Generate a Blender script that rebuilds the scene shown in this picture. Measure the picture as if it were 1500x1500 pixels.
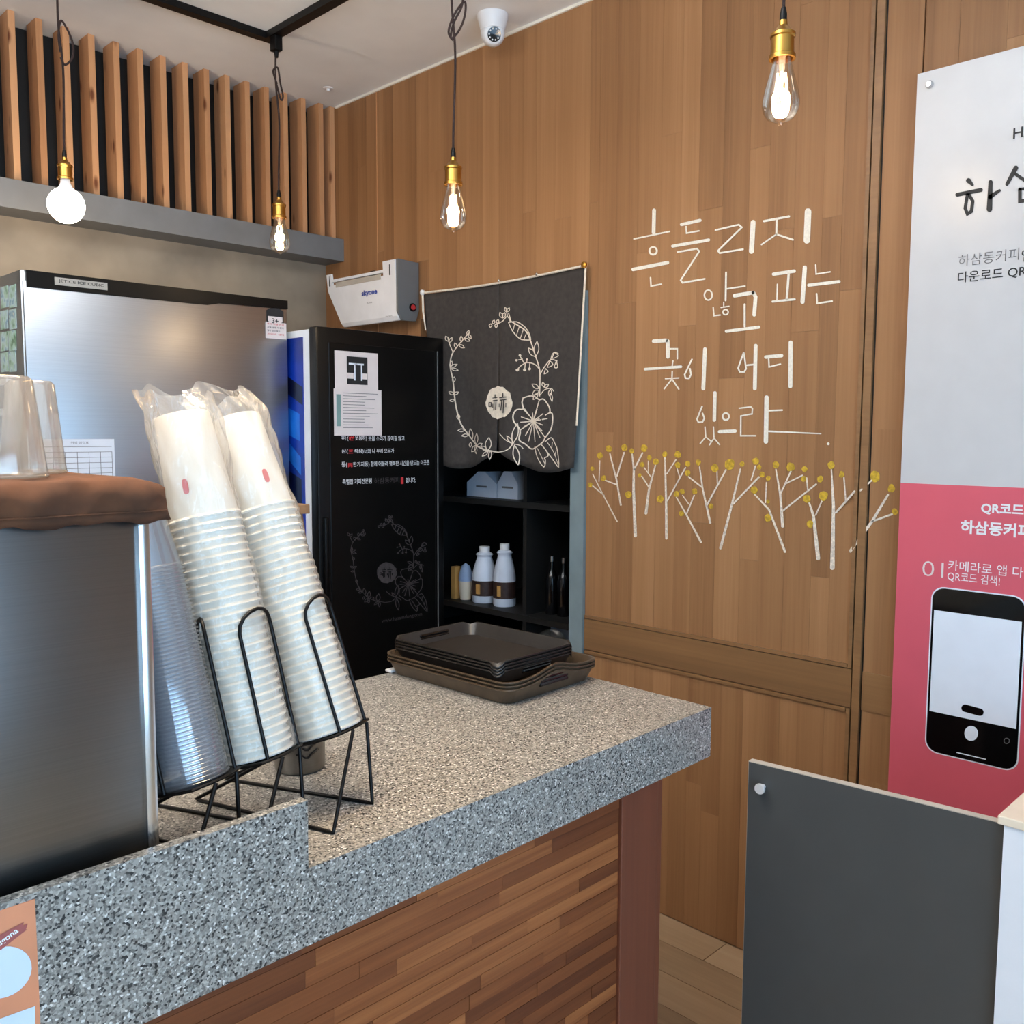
import bpy, bmesh, math, random
from mathutils import Vector, Matrix
random.seed(7)
for o in list(bpy.data.objects):
    bpy.data.objects.remove(o)
SC = bpy.context.scene
COL = SC.collection
# ------------------------------------------------------------------ camera
FPX, HC = 1341.0, 1.5
YAW, PIT, ROL = math.radians(44.72), math.radians(5.02), math.radians(0.24)
_F = Vector((math.cos(YAW), math.sin(YAW), 0)); _R0 = Vector((math.sin(YAW), -math.cos(YAW), 0)); _U = Vector((0, 0, 1))
FW = _F*math.cos(PIT) - _U*math.sin(PIT); _up = _F*math.sin(PIT) + _U*math.cos(PIT)
RT = _R0*math.cos(ROL) + _up*math.sin(ROL); UP = _up*math.cos(ROL) - _R0*math.sin(ROL)
EYE = Vector((0, 0, HC))
cd = bpy.data.cameras.new('camera'); cam = bpy.data.objects.new('camera', cd); COL.objects.link(cam)
cd.sensor_fit = 'HORIZONTAL'; cd.sensor_width = 36; cd.lens = 36*FPX/1500; cd.clip_start = 0.02
cam.matrix_world = Matrix(((RT.x, UP.x, -FW.x, EYE.x), (RT.y, UP.y, -FW.y, EYE.y), (RT.z, UP.z, -FW.z, EYE.z), (0, 0, 0, 1)))
SC.camera = cam
# ------------------------------------------------------------------ light, exposure
SC.view_settings.view_transform = 'Standard'; SC.view_settings.look = 'None'
SC.view_settings.gamma = 1; SC.view_settings.use_curve_mapping = False
SC.view_settings.exposure = 0.0
wd = bpy.data.worlds.new('world'); SC.world = wd; wd.use_nodes = True
wd.node_tree.nodes['Background'].inputs[0].default_value = (0.80, 0.90, 1.0, 1)
wd.node_tree.nodes['Background'].inputs[1].default_value = 0.9
def area(name, loc, rot, sx, sy, power, color):
    l = bpy.data.lights.new(name, 'AREA'); l.shape = 'RECTANGLE'; l.size = sx; l.size_y = sy; l.energy = power; l.color = color
    o = bpy.data.objects.new(name, l); COL.objects.link(o); o.location = loc; o.rotation_euler = rot
    return o
DAY = (0.40, 0.68, 1.0); WARM = (1.0, 0.71, 0.38); SOFT = (0.95, 0.98, 1.0)
area('daylight_storefront', (-0.45, -2.42, 1.35), (math.radians(90), 0, 0), 3.6, 2.3, 132, DAY)
for lx, ly, dn, upw, cd_, cu_ in ((-0.75, 1.75, 12, 60, WARM, SOFT), (0.5, 1.08, 7.5, 48, WARM, SOFT)):   # added up/down fill lights that brighten ceiling and counter; bodies built at the end
    area('fill_down', (lx, ly, 2.417), (0, 0, 0), 1.1, 0.16, dn, cd_).data.spread = math.radians(105)
    area('fill_up', (lx, ly, 2.483), (math.pi, 0, 0), 1.1, 0.16, upw, cu_)
SC.cycles.transparent_max_bounces = 24

# ------------------------------------------------------------------ pixel helpers (1500 px frame)
def ray(x, y): return FW + RT*((x-750)/FPX) + UP*((750-y)/FPX)
def onX(x, y, w): r = ray(x, y); return EYE + r*(w/r.x)
def onY(x, y, b): r = ray(x, y); return EYE + r*(b/r.y)
def onZ(x, y, h): r = ray(x, y); return EYE + r*((h-HC)/r.z)
W, YB, ZC = 2.283, 3.394, 2.844        # wooden wall plane, back wall plane, ceiling
CT = 0.96                              # worktop height
# ------------------------------------------------------------------ materials
def new_mat(name):
    m = bpy.data.materials.new(name); m.use_nodes = True
    return m, m.node_tree.nodes, m.node_tree.links, m.node_tree.nodes['Principled BSDF']
def s2l(c):
    return tuple(((v/255)/12.92 if v/255 <= 0.04045 else ((v/255+0.055)/1.055)**2.4) for v in c)
def ramp(N, stops):
    r = N.new('ShaderNodeValToRGB'); e = r.color_ramp.elements
    while len(e) < len(stops): e.new(0.5)
    for k, (p, c) in zip(e, stops): k.position = p; k.color = (*s2l(c), 1)
    return r
def posnode(N, L, scale, obj_random=False):
    g = N.new('ShaderNodeNewGeometry'); mp = N.new('ShaderNodeMapping'); mp.inputs['Scale'].default_value = scale
    L.new(g.outputs['Position'], mp.inputs['Vector'])
    if obj_random:
        oi = N.new('ShaderNodeObjectInfo'); mu = N.new('ShaderNodeMath'); mu.operation = 'MULTIPLY'; mu.inputs[1].default_value = 37.0
        cb = N.new('ShaderNodeCombineXYZ'); L.new(oi.outputs['Random'], mu.inputs[0])
        for k in 'XYZ': L.new(mu.outputs[0], cb.inputs[k])
        L.new(cb.outputs[0], mp.inputs['Location'])
    return mp
def mat(name, c, rough=0.5, metal=0.0, var=0.06, scale=14.0, bump=0.0, **kw):
    m, N, L, P = new_mat(name)
    mp = posnode(N, L, (1, 1, 1)); no = N.new('ShaderNodeTexNoise'); no.inputs['Scale'].default_value = scale; no.inputs['Detail'].default_value = 4
    L.new(mp.outputs[0], no.inputs['Vector'])
    a = tuple(max(0, v*(1-var)) for v in c); b = tuple(min(255, v*(1+var)) for v in c)
    r = ramp(N, [(0.3, a), (0.7, b)]); L.new(no.outputs['Fac'], r.inputs[0]); L.new(r.outputs[0], P.inputs['Base Color'])
    P.inputs['Roughness'].default_value = rough; P.inputs['Metallic'].default_value = metal
    if bump:
        bp = N.new('ShaderNodeBump'); bp.inputs['Strength'].default_value = bump; bp.inputs['Distance'].default_value = 0.004
        L.new(no.outputs['Fac'], bp.inputs['Height']); L.new(bp.outputs[0], P.inputs['Normal'])
    for k, v in kw.items(): P.inputs[k.replace('_', ' ')].default_value = v
    return m
def wood(name, stops, axis='Z', rough=0.45, fine=90.0, rnd=0.55, bump=0.12, spec=0.5, knots=False):
    """object-random tone + grain stretched along axis"""
    m, N, L, P = new_mat(name)
    long_, wide = 2.2, fine
    sc = {'X': (long_, wide, wide), 'Y': (wide, long_, wide), 'Z': (wide, wide, long_)}[axis]
    mp = posnode(N, L, sc, True)
    no = N.new('ShaderNodeTexNoise'); no.inputs['Scale'].default_value = 1.0; no.inputs['Detail'].default_value = 5; no.inputs['Roughness'].default_value = 0.62
    L.new(mp.outputs[0], no.inputs['Vector'])
    sc2 = tuple(v*0.16 for v in sc); mp2 = posnode(N, L, sc2, True)
    n2 = N.new('ShaderNodeTexNoise'); n2.inputs['Scale'].default_value = 1.0; n2.inputs['Detail'].default_value = 3; L.new(mp2.outputs[0], n2.inputs['Vector'])
    oi = N.new('ShaderNodeObjectInfo')
    mx = N.new('ShaderNodeMath'); mx.operation = 'MULTIPLY'; mx.inputs[1].default_value = rnd; L.new(oi.outputs['Random'], mx.inputs[0])
    ad = N.new('ShaderNodeMath'); ad.operation = 'MULTIPLY_ADD'; ad.inputs[1].default_value = 0.55; L.new(no.outputs['Fac'], ad.inputs[0]); L.new(mx.outputs[0], ad.inputs[2])
    a2 = N.new('ShaderNodeMath'); a2.operation = 'MULTIPLY_ADD'; a2.inputs[1].default_value = 0.7; L.new(n2.outputs['Fac'], a2.inputs[0]); L.new(ad.outputs[0], a2.inputs[2])
    s3 = N.new('ShaderNodeMath'); s3.operation = 'MULTIPLY_ADD'; s3.inputs[1].default_value = 0.8; s3.inputs[2].default_value = -0.22; L.new(a2.outputs[0], s3.inputs[0])
    r = ramp(N, stops); L.new(s3.outputs[0], r.inputs[0])
    out = r.outputs[0]
    if knots:
        mk = posnode(N, L, (14, 14, 5), True); vo = N.new('ShaderNodeTexVoronoi'); vo.inputs['Scale'].default_value = 1.0; L.new(mk.outputs[0], vo.inputs['Vector'])
        kr = ramp(N, [(0.06, (0, 0, 0)), (0.16, (255, 255, 255))]); L.new(vo.outputs['Distance'], kr.inputs[0])
        mm = N.new('ShaderNodeMix'); mm.data_type = 'RGBA'; L.new(kr.outputs[0], mm.inputs[0]); mm.inputs[6].default_value = (*s2l((112, 62, 34)), 1); L.new(out, mm.inputs[7]); out = mm.outputs[2]
    L.new(out, P.inputs['Base Color']); P.inputs['Roughness'].default_value = rough; P.inputs['Specular IOR Level'].default_value = spec
    bp = N.new('ShaderNodeBump'); bp.inputs['Strength'].default_value = bump; bp.inputs['Distance'].default_value = 0.002
    L.new(no.outputs['Fac'], bp.inputs['Height']); L.new(bp.outputs[0], P.inputs['Normal'])
    return m
def granite(name):
    m, N, L, P = new_mat(name)
    mp = posnode(N, L, (1, 1, 1)); vo = N.new('ShaderNodeTexVoronoi'); vo.inputs['Scale'].default_value = 400; L.new(mp.outputs[0], vo.inputs['Vector'])
    sp = N.new('ShaderNodeSeparateColor'); L.new(vo.outputs['Color'], sp.inputs[0])
    r = ramp(N, [(0.0, (38, 38, 38)), (0.07, (60, 59, 57)), (0.13, (112, 108, 102)), (0.34, (138, 133, 125)), (0.6, (158, 153, 144)), (0.85, (178, 172, 162)), (0.95, (214, 210, 202))])
    r.color_ramp.interpolation = 'CONSTANT'; L.new(sp.outputs[0], r.inputs[0])
    no = N.new('ShaderNodeTexNoise'); no.inputs['Scale'].default_value = 9; L.new(mp.outputs[0], no.inputs['Vector'])
    L.new(r.outputs[0], P.inputs['Base Color']); P.inputs['Roughness'].default_value = 0.32
    return m
def steel(name, c=(176, 176, 176), rough=0.3, axis='X', bump=0.06, metal=1.0):
    m, N, L, P = new_mat(name)
    sc = {'X': (0.8, 700, 700), 'Z': (400, 400, 1.5)}[axis]
    mp = posnode(N, L, sc); no = N.new('ShaderNodeTexNoise'); no.inputs['Scale'].default_value = 1; no.inputs['Detail'].default_value = 3; L.new(mp.outputs[0], no.inputs['Vector'])
    r = ramp(N, [(0.3, tuple(v*0.975 for v in c)), (0.7, tuple(min(255, v*1.02) for v in c))]); L.new(no.outputs['Fac'], r.inputs[0]); L.new(r.outputs[0], P.inputs['Base Color'])
    P.inputs['Metallic'].default_value = metal; P.inputs['Roughness'].default_value = rough
    bp = N.new('ShaderNodeBump'); bp.inputs['Strength'].default_value = bump; bp.inputs['Distance'].default_value = 0.001; L.new(no.outputs['Fac'], bp.inputs['Height']); L.new(bp.outputs[0], P.inputs['Normal'])
    return m
def clear(name, tint=(1, 1, 1), gloss=0.14, haze=0.0, rough=0.06, hazecol=(0.9, 0.9, 0.9), wrinkle=0.0):
    """thin clear sheet: transparent + fresnel gloss + a little milky scatter"""
    m, N, L, P = new_mat(name); out = N['Material Output']; N.remove(P)
    tr = N.new('ShaderNodeBsdfTransparent'); tr.inputs[0].default_value = (*tint, 1)
    gl = N.new('ShaderNodeBsdfGlossy'); gl.inputs['Roughness'].default_value = rough
    df = N.new('ShaderNodeBsdfTranslucent'); df.inputs[0].default_value = (*hazecol, 1)
    d2 = N.new('ShaderNodeBsdfDiffuse'); d2.inputs[0].default_value = (*hazecol, 1)
    hz = N.new('ShaderNodeMixShader'); hz.inputs[0].default_value = 0.5; L.new(df.outputs[0], hz.inputs[1]); L.new(d2.outputs[0], hz.inputs[2])
    m1 = N.new('ShaderNodeMixShader'); m1.inputs[0].default_value = haze; L.new(tr.outputs[0], m1.inputs[1]); L.new(hz.outputs[0], m1.inputs[2])
    lw = N.new('ShaderNodeLayerWeight'); lw.inputs['Blend'].default_value = 0.35
    mu = N.new('ShaderNodeMath'); mu.operation = 'MULTIPLY_ADD'; mu.inputs[1].default_value = 0.55; mu.inputs[2].default_value = gloss; mu.use_clamp = True
    L.new(lw.outputs['Fresnel'], mu.inputs[0])
    m2 = N.new('ShaderNodeMixShader'); L.new(mu.outputs[0], m2.inputs[0]); L.new(m1.outputs[0], m2.inputs[1]); L.new(gl.outputs[0], m2.inputs[2])
    if wrinkle:
        mp = posnode(N, L, (1, 1, 0.35)); no = N.new('ShaderNodeTexNoise'); no.inputs['Scale'].default_value = 45; no.inputs['Detail'].default_value = 3; no.inputs['Distortion'].default_value = 1.2
        L.new(mp.outputs[0], no.inputs['Vector']); bp = N.new('ShaderNodeBump'); bp.inputs['Strength'].default_value = wrinkle; bp.inputs['Distance'].default_value = 0.01
        L.new(no.outputs['Fac'], bp.inputs['Height']); L.new(bp.outputs[0], gl.inputs['Normal'])
    L.new(m2.outputs[0], out.inputs[0])
    return m
def emit(name, c, s):
    m, N, L, P = new_mat(name); P.inputs['Base Color'].default_value = (*c, 1); P.inputs['Emission Color'].default_value = (*c, 1); P.inputs['Emission Strength'].default_value = s
    return m
M = {}
M['stave'] = wood('wall_wood', [(0.0, (112, 78, 50)), (0.35, (146, 104, 68)), (0.6, (161, 117, 78)), (1.0, (184, 139, 98))], 'Z', 0.5, 120, 0.42, 0.1, 0.3)
M['rail'] = wood('rail_wood', [(0.0, (104, 74, 46)), (0.4, (136, 98, 62)), (1.0, (170, 126, 82))], 'Y', 0.45, 110, 0.3)
M['slat'] = wood('slat_pine', [(0.0, (168, 116, 76)), (0.4, (200, 145, 100)), (1.0, (224, 174, 128))], 'Z', 0.6, 70, 0.35, 0.1, 0.3, True)
M['plank'] = wood('counter_plank', [(0.0, (56, 26, 11)), (0.3, (94, 48, 24)), (0.6, (126, 70, 36)), (1.0, (190, 120, 68))], 'X', 0.45, 90, 0.6, 0.2, 0.35)
M['post'] = wood('post_wood', [(0.0, (92, 48, 32)), (0.5, (118, 64, 42)), (1.0, (140, 82, 56))], 'Z', 0.45, 120, 0.2)
M['floorplank'] = wood('floor_plank', [(0.0, (122, 98, 74)), (0.4, (172, 144, 112)), (1.0, (208, 182, 150))], 'Y', 0.5, 45, 0.4)
M['granite'] = granite('granite')
M['steel'] = steel('brushed_steel', (172, 173, 175), 0.36, 'X', 0.0)
M['steel_dark'] = steel('brushed_steel_box', (132, 131, 130), 0.28, 'X', 0.0)
M['chrome'] = steel('chrome', (215, 215, 215), 0.22, 'Z', 0.0)
M['knob'] = mat('satin_knob', (222, 222, 222), 0.32, 0.35, var=0.01)
M['ceiling'] = mat('ceiling_paint', (230, 230, 230), 0.85, var=0.03, scale=3)
M['concrete'] = mat('concrete', (142, 130, 114), 0.85, var=0.10, scale=5, bump=0.1)
M['beam'] = mat('beam_paint', (112, 113, 114), 0.6, var=0.03)
M['black'] = mat('black_paint', (14, 13, 12), 0.6, var=0.2)
M['fridge_black'] = mat('fridge_black', (12, 11, 10), 0.32, var=0.1, Specular_IOR_Level=0.22)
M['white'] = mat('white_plastic', (226, 226, 228), 0.4, var=0.02)
M['grey'] = mat('grey_plastic', (104, 105, 105), 0.4, var=0.03)
M['wire'] = mat('black_wire', (10, 9, 9), 0.42, var=0.1, Specular_IOR_Level=0.25)
M['paint_white'] = mat('white_paint', (238, 230, 214), 0.7, var=0.04, scale=160)
M['paint_tree'] = mat('tree_paint', (222, 208, 190), 0.75, var=0.12, scale=190)
M['paint_yellow'] = mat('yellow_paint', (190, 154, 42), 0.8, var=0.16, scale=120)
M['cloth_black'] = mat('noren_cloth', (58, 53, 50), 0.95, var=0.1, scale=60)
M['cloth_print'] = mat('noren_print', (226, 214, 196), 0.9, var=0.05, scale=100)
M['faint_print'] = mat('faint_print', (66, 60, 60), 0.6, var=0.1, scale=100)
M['text_white'] = mat('text_white', (235, 235, 235), 0.6, var=0.01)
M['text_black'] = mat('text_black', (30, 30, 32), 0.6, var=0.05)
M['text_grey'] = mat('text_grey', (110, 108, 108), 0.6, var=0.05)
M['text_red'] = mat('text_red', (206, 52, 56), 0.6, var=0.02)
M['paper'] = mat('paper', (226, 214, 210), 0.8, var=0.02)
M['paper_white'] = mat('paper_white', (232, 236, 244), 0.8, var=0.01)
M['blueside'] = mat('fridge_blue', (10, 44, 140), 0.35, var=0.25, scale=6)
M['bluelight'] = mat('fridge_blue_light', (24, 104, 200), 0.35, var=0.1, scale=6)
M['bluedark'] = mat('fridge_blue_dark', (6, 14, 48), 0.35, var=0.1)
M['brass'] = mat('brass', (196, 148, 72), 0.28, 1.0, var=0.06)
M['cord'] = mat('fabric_cord', (52, 36, 32), 0.9, var=0.2, scale=300)
M['bulb'] = clear('bulb_glass', (1.0, 0.95, 0.86), 0.05, 0.0, 0.02)
M['filament'] = emit('filament', (1.0, 0.80, 0.52), 34)
M['filament_dim'] = emit('filament_dim', (1.0, 0.74, 0.42), 16)
M['globe'] = emit('globe_glow', (1.0, 0.92, 0.80), 14)
M['paper_cup'] = mat('paper_cup', (238, 230, 216), 0.55, var=0.02)
M['pet'] = clear('clear_pet', (0.97, 0.985, 1.0), 0.10, 0.16, 0.07, (0.86, 0.9, 0.96))
M['bag'] = clear('plastic_bag', (1, 1, 1), 0.03, 0.23, 0.18, (0.95, 0.92, 0.86), 1.0)
M['tumbler'] = clear('clear_tumbler', (0.97, 0.95, 0.91), 0.09, 0.22, 0.12, (0.85, 0.80, 0.72))
M['cloth_brown'] = mat('brown_cloth', (82, 50, 30), 0.95, var=0.2, scale=18, bump=0.3)
M['tray_black'] = mat('tray_black', (38, 33, 29), 0.36, var=0.08, scale=50)
M['tray_brown'] = mat('tray_brown', (82, 66, 50), 0.3, var=0.1, scale=40)
M['gate'] = mat('gate_grey', (63, 65, 65), 0.42, var=0.02)
M['edge_light'] = mat('edge_light', (176, 168, 156), 0.6, var=0.04)
M['cream'] = mat('cream_top', (226, 212, 190), 0.5, var=0.03)
M['cab_white'] = mat('cabinet_white', (222, 226, 232), 0.5, var=0.01)
M['poster_white'] = mat('poster_white', (200, 198, 198), 0.3, var=0.01)
M['poster_pink'] = mat('poster_pink', (210, 92, 106), 0.3, var=0.02, scale=4)
M['orange'] = mat('poster_orange', (214, 138, 98), 0.5, var=0.03)
M['ribbon'] = mat('poster_ribbon', (158, 82, 76), 0.5, var=0.02)
M['poster_sky'] = mat('poster_pale_blue', (206, 218, 236), 0.5, var=0.01)
M['trim'] = mat('jamb_blue_grey', (118, 132, 136), 0.5, var=0.04)
M['caulk'] = mat('white_caulk', (236, 228, 214), 0.7, var=0.02)
M['cardboard'] = mat('cardboard', (150, 112, 78), 0.85, var=0.06, scale=40)
M['teal'] = mat('teal_print', (120, 150, 146), 0.7, var=0.05)
M['bottle_white'] = mat('bottle_white', (206, 214, 228), 0.4, var=0.02)
M['label_brown'] = mat('label_brown', (48, 30, 24), 0.5, var=0.2, scale=80)
M['glassdark'] = mat('dark_glass', (10, 10, 12), 0.08, var=0.1)
M['yellowcard'] = mat('yellow_card', (196, 150, 84), 0.6, var=0.05)
M['paleblue'] = mat('pale_blue_plastic', (150, 172, 206), 0.5, var=0.08)
M['room'] = mat('room_plaster', (206, 200, 192), 0.85, var=0.02)
M['lens'] = mat('black_lens', (8, 8, 9), 0.1, var=0.1)
M['glass'] = clear('window_glass', (0.96, 0.98, 1.0), 0.04, 0.0, 0.01)
M['redknob'] = mat('red_button', (190, 50, 52), 0.4, var=0.02)
M['logo_blue'] = mat('logo_blue', (52, 74, 160), 0.5, var=0.02)
def sticker_mat(i):
    m, N, L, P = new_mat('photo_sticker_%d' % i); mp = posnode(N, L, (1, 1, 1)); mp.inputs['Location'].default_value = (i*3.1, i*1.7, 0)
    no = N.new('ShaderNodeTexNoise'); no.inputs['Scale'].default_value = 34; no.inputs['Detail'].default_value = 3; L.new(mp.outputs[0], no.inputs['Vector'])
    r = ramp(N, [(0.3, (96, 132, 96)), (0.42, (170, 200, 176)), (0.55, (196, 216, 214)), (0.66, (120, 160, 180)), (0.76, (228, 222, 190))]); L.new(no.outputs['Fac'], r.inputs[0]); L.new(r.outputs[0], P.inputs['Base Color']); P.inputs['Roughness'].default_value = 0.4
    return m
# ------------------------------------------------------------------ mesh builder
class MB:
    def __init__(s): s.v = []; s.f = []
    def add(s, vs, fs):
        n = len(s.v); s.v += [Vector(v) for v in vs]; s.f += [tuple(i+n for i in f) for f in fs]; return s
    def box(s, x0, x1, y0, y1, z0, z1, mx=None):
        vs = [Vector((x, y, z)) for z in (z0, z1) for y in (y0, y1) for x in (x0, x1)]
        if mx is not None: vs = [mx @ v for v in vs]
        return s.add(vs, [(0, 2, 3, 1), (4, 5, 7, 6), (0, 1, 5, 4), (2, 6, 7, 3), (0, 4, 6, 2), (1, 3, 7, 5)])
    def bbox(s, x0, x1, y0, y1, z0, z1, r=0.004, seg=2, mx=None):
        bm = bmesh.new(); bmesh.ops.create_cube(bm, size=1)
        for v in bm.verts: v.co = Vector(((x0+x1)/2+v.co.x*(x1-x0), (y0+y1)/2+v.co.y*(y1-y0), (z0+z1)/2+v.co.z*(z1-z0)))
        bmesh.ops.bevel(bm, geom=bm.edges[:], offset=r, segments=seg, affect='EDGES', profile=0.5)
        bm.verts.index_update(); vs = [v.co.copy() for v in bm.verts]
        if mx is not None: vs = [mx @ v for v in vs]
        s.add(vs, [tuple(v.index for v in f.verts) for f in bm.faces]); bm.free(); return s
    def prism(s, poly, ext):
        """poly: list of Vectors (planar), ext: extrusion vector"""
        n = len(poly); ext = Vector(ext); vs = [Vector(p) for p in poly] + [Vector(p)+ext for p in poly]
        fs = [tuple(range(n))[::-1], tuple(range(n, 2*n))] + [(i, (i+1) % n, n+(i+1) % n, n+i) for i in range(n)]
        return s.add(vs, fs)
    def tube(s, pts, r, n=8, caps=True, closed=False):
        pts = [Vector(p) for p in pts]; m = len(pts); rr = r if isinstance(r, (list, tuple)) else [r]*m
        vs = []; ref = None
        for i, p in enumerate(pts):
            if closed: t = pts[(i+1) % m]-pts[i-1]
            else: t = pts[min(i+1, m-1)]-pts[max(i-1, 0)]
            t.normalize()
            if ref is None: ref = t.orthogonal().normalized()
            ref = (ref - t*ref.dot(t)).normalized(); b = t.cross(ref)
            for k in range(n):
                a = 2*math.pi*k/n; vs.append(p + (ref*math.cos(a)+b*math.sin(a))*rr[i])
        fs = []
        for i in range(m if closed else m-1):
            j = (i+1) % m
            for k in range(n): fs.append((i*n+k, i*n+(k+1) % n, j*n+(k+1) % n, j*n+k))
        if caps and not closed: fs += [tuple(range(n))[::-1], tuple(range((m-1)*n, m*n))]
        return s.add(vs, fs)
    def lathe(s, prof, n=24, mx=None, cap=True):
        vs = []
        for r, z in prof:
            for k in range(n):
                a = 2*math.pi*k/n; vs.append(Vector((r*math.cos(a), r*math.sin(a), z)))
        fs = [(i*n+k, i*n+(k+1) % n, (i+1)*n+(k+1) % n, (i+1)*n+k) for i in range(len(prof)-1) for k in range(n)]
        if cap:
            if prof[0][0] > 1e-6: fs.append(tuple(range(n))[::-1])
            if prof[-1][0] > 1e-6: fs.append(tuple(range((len(prof)-1)*n, len(prof)*n)))
        if mx is not None: vs = [mx @ v for v in vs]
        return s.add(vs, fs)
    def ribbon(s, pts, w, mapf, w1=None, round_=True):
        """painted stroke: 2-D polyline with width, mapped onto a surface"""
        P = [Vector((p[0], p[1])) for p in pts]; m = len(P); w1 = w if w1 is None else w1
        base = len(s.v); Ls = []
        for i in range(m):
            hw = (w + (w1-w)*i/max(1, m-1))/2
            d0 = (P[i]-P[i-1]).normalized() if i else (P[1]-P[0]).normalized()
            d1 = (P[i+1]-P[i]).normalized() if i < m-1 else d0
            d = (d0+d1); d = d.normalized() if d.length > 1e-6 else d1
            nn = Vector((-d.y, d.x)); k = max(0.5, abs(nn.dot(Vector((-d0.y, d0.x))))); Ls.append((P[i]+nn*hw/k, P[i]-nn*hw/k, d, hw))
        vs = []; fs = []
        for a, b, _, _ in Ls: vs += [a, b]
        fs = [(2*i, 2*i+1, 2*i+3, 2*i+2) for i in range(m-1)]
        if round_:
            for i, sg in ((0, -1), (m-1, 1)):
                a, b, d, hw = Ls[i]; c = P[i]; st = len(vs); nn = Vector((-d.y, d.x))
                arc = [c + (nn*math.cos(t)+d*sg*math.sin(t))*hw for t in [math.pi*k/6 for k in range(7)]]
                vs += arc; fs.append(tuple(range(st, st+7)))
        return s.add([mapf(v.x, v.y) for v in vs], fs)
    def blob(s, c, rx, ry, mapf, n=16, jit=0.1, a0=0, rng=random):
        ring = []
        for k in range(n):
            t = 2*math.pi*k/n; q = 1+rng.uniform(-jit, jit); x, y = math.cos(t)*rx*q, math.sin(t)*ry*q
            ring.append(mapf(c[0]+x*math.cos(a0)-y*math.sin(a0), c[1]+x*math.sin(a0)+y*math.cos(a0)))
        return s.add(ring, [tuple(range(n))])
    def ring2(s, c, rx, ry, w, mapf, n=20, a0=0):
        pts = []
        for k in range(n+1):
            t = 2*math.pi*k/n; x, y = math.cos(t)*rx, math.sin(t)*ry
            pts.append((c[0]+x*math.cos(a0)-y*math.sin(a0), c[1]+x*math.sin(a0)+y*math.cos(a0)))
        return s.ribbon(pts, w, mapf, round_=False)
def mesh(name, b, m, smooth=False, angle=40, fix=True):
    me = bpy.data.meshes.new(name); me.from_pydata([tuple(v) for v in b.v], [], b.f); me.materials.append(m)
    if fix:
        bm = bmesh.new(); bm.from_mesh(me); bmesh.ops.recalc_face_normals(bm, faces=bm.faces[:]); bm.to_mesh(me); bm.free()
    if smooth:
        me.polygons.foreach_set('use_smooth', [True]*len(me.polygons))
        try: me.set_sharp_from_angle(angle=math.radians(angle))
        except Exception: pass
    me.update(); return me
def part(name, b, m, parent, smooth=False, angle=40, label=None, fix=True):
    me = mesh(name, b, m, smooth, angle, fix)
    o = bpy.data.objects.new(name, me); COL.objects.link(o)
    if parent is not None:
        w = Vector((0, 0, 0)); p = parent
        while p is not None: w += p.location; p = p.parent
        me.transform(Matrix.Translation(-w)); o.parent = parent
    if label: o['label'] = label
    return o
def tag(o, label, cat, group=None):
    o['label'] = label; o['category'] = cat
    if group: o['group'] = group
    return o
def thing(name, label, cat, loc, group=None):
    o = bpy.data.objects.new(name, None); COL.objects.link(o); o.empty_display_size = 0.05; o.location = Vector(loc)
    return tag(o, label, cat, group)
def solo(name, b, m, label, cat, smooth=False, angle=40, group=None, fix=True):
    xs = [v.x for v in b.v]; ys = [v.y for v in b.v]; zs = [v.z for v in b.v]
    loc = Vector(((min(xs)+max(xs))/2, (min(ys)+max(ys))/2, min(zs)))
    o = part(name, b, m, None, smooth, angle, fix=fix); o.data.transform(Matrix.Translation(-loc)); o.location = loc
    return tag(o, label, cat, group)
def struct(name, b, m, label=None, smooth=False):
    o = part(name, b, m, None, smooth); o['kind'] = 'structure'
    if label: o['label'] = label
    return o
UNIT = {}
def unit_box(m):
    if m.name not in UNIT: UNIT[m.name] = mesh('unit_block', MB().box(0, 1, 0, 1, 0, 1), m)
    return UNIT[m.name]
def piece(name, m, x0, x1, y0, y1, z0, z1, parent):
    o = bpy.data.objects.new(name, unit_box(m)); COL.objects.link(o)
    o.location = (x0, y0, z0); o.scale = (x1-x0, y1-y0, z1-z0); o.parent = parent
    if parent is not None: o.location = Vector((x0, y0, z0)) - parent.location
    return o
_txt = {}
def text_geo(body, bold=0.0):
    k = (body, bold)
    if k in _txt: return _txt[k]
    c = bpy.data.curves.new('t', 'FONT'); c.body = body; c.size = 1; c.resolution_u = 3; c.offset = bold; c.fill_mode = 'FRONT'
    o = bpy.data.objects.new('t', c); COL.objects.link(o)
    me = bpy.data.meshes.new_from_object(o)
    vs = [v.co.copy() for v in me.vertices]; fs = [tuple(p.vertices) for p in me.polygons]
    bpy.data.objects.remove(o); bpy.data.meshes.remove(me); bpy.data.curves.remove(c)
    _txt[k] = (vs, fs); return vs, fs
def text(b, body, p0, ex, ey, width=None, height=None, bold=0.0):
    """lettering laid on a plane: p0 = lower left, ex/ey unit directions, fitted to width/height (m)"""
    vs, fs = text_geo(body, bold)
    if not vs: return b
    x0 = min(v.x for v in vs); x1 = max(v.x for v in vs); y0 = min(v.y for v in vs); y1 = max(v.y for v in vs)
    sx = width/(x1-x0) if width else height/(y1-y0); sy = height/(y1-y0) if height else sx
    b.add([p0 + ex*((v.x-x0)*sx) + ey*((v.y-y0)*sy) for v in vs], fs); return b
EX, EY, EZ = Vector((1, 0, 0)), Vector((0, 1, 0)), Vector((0, 0, 1))
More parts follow.
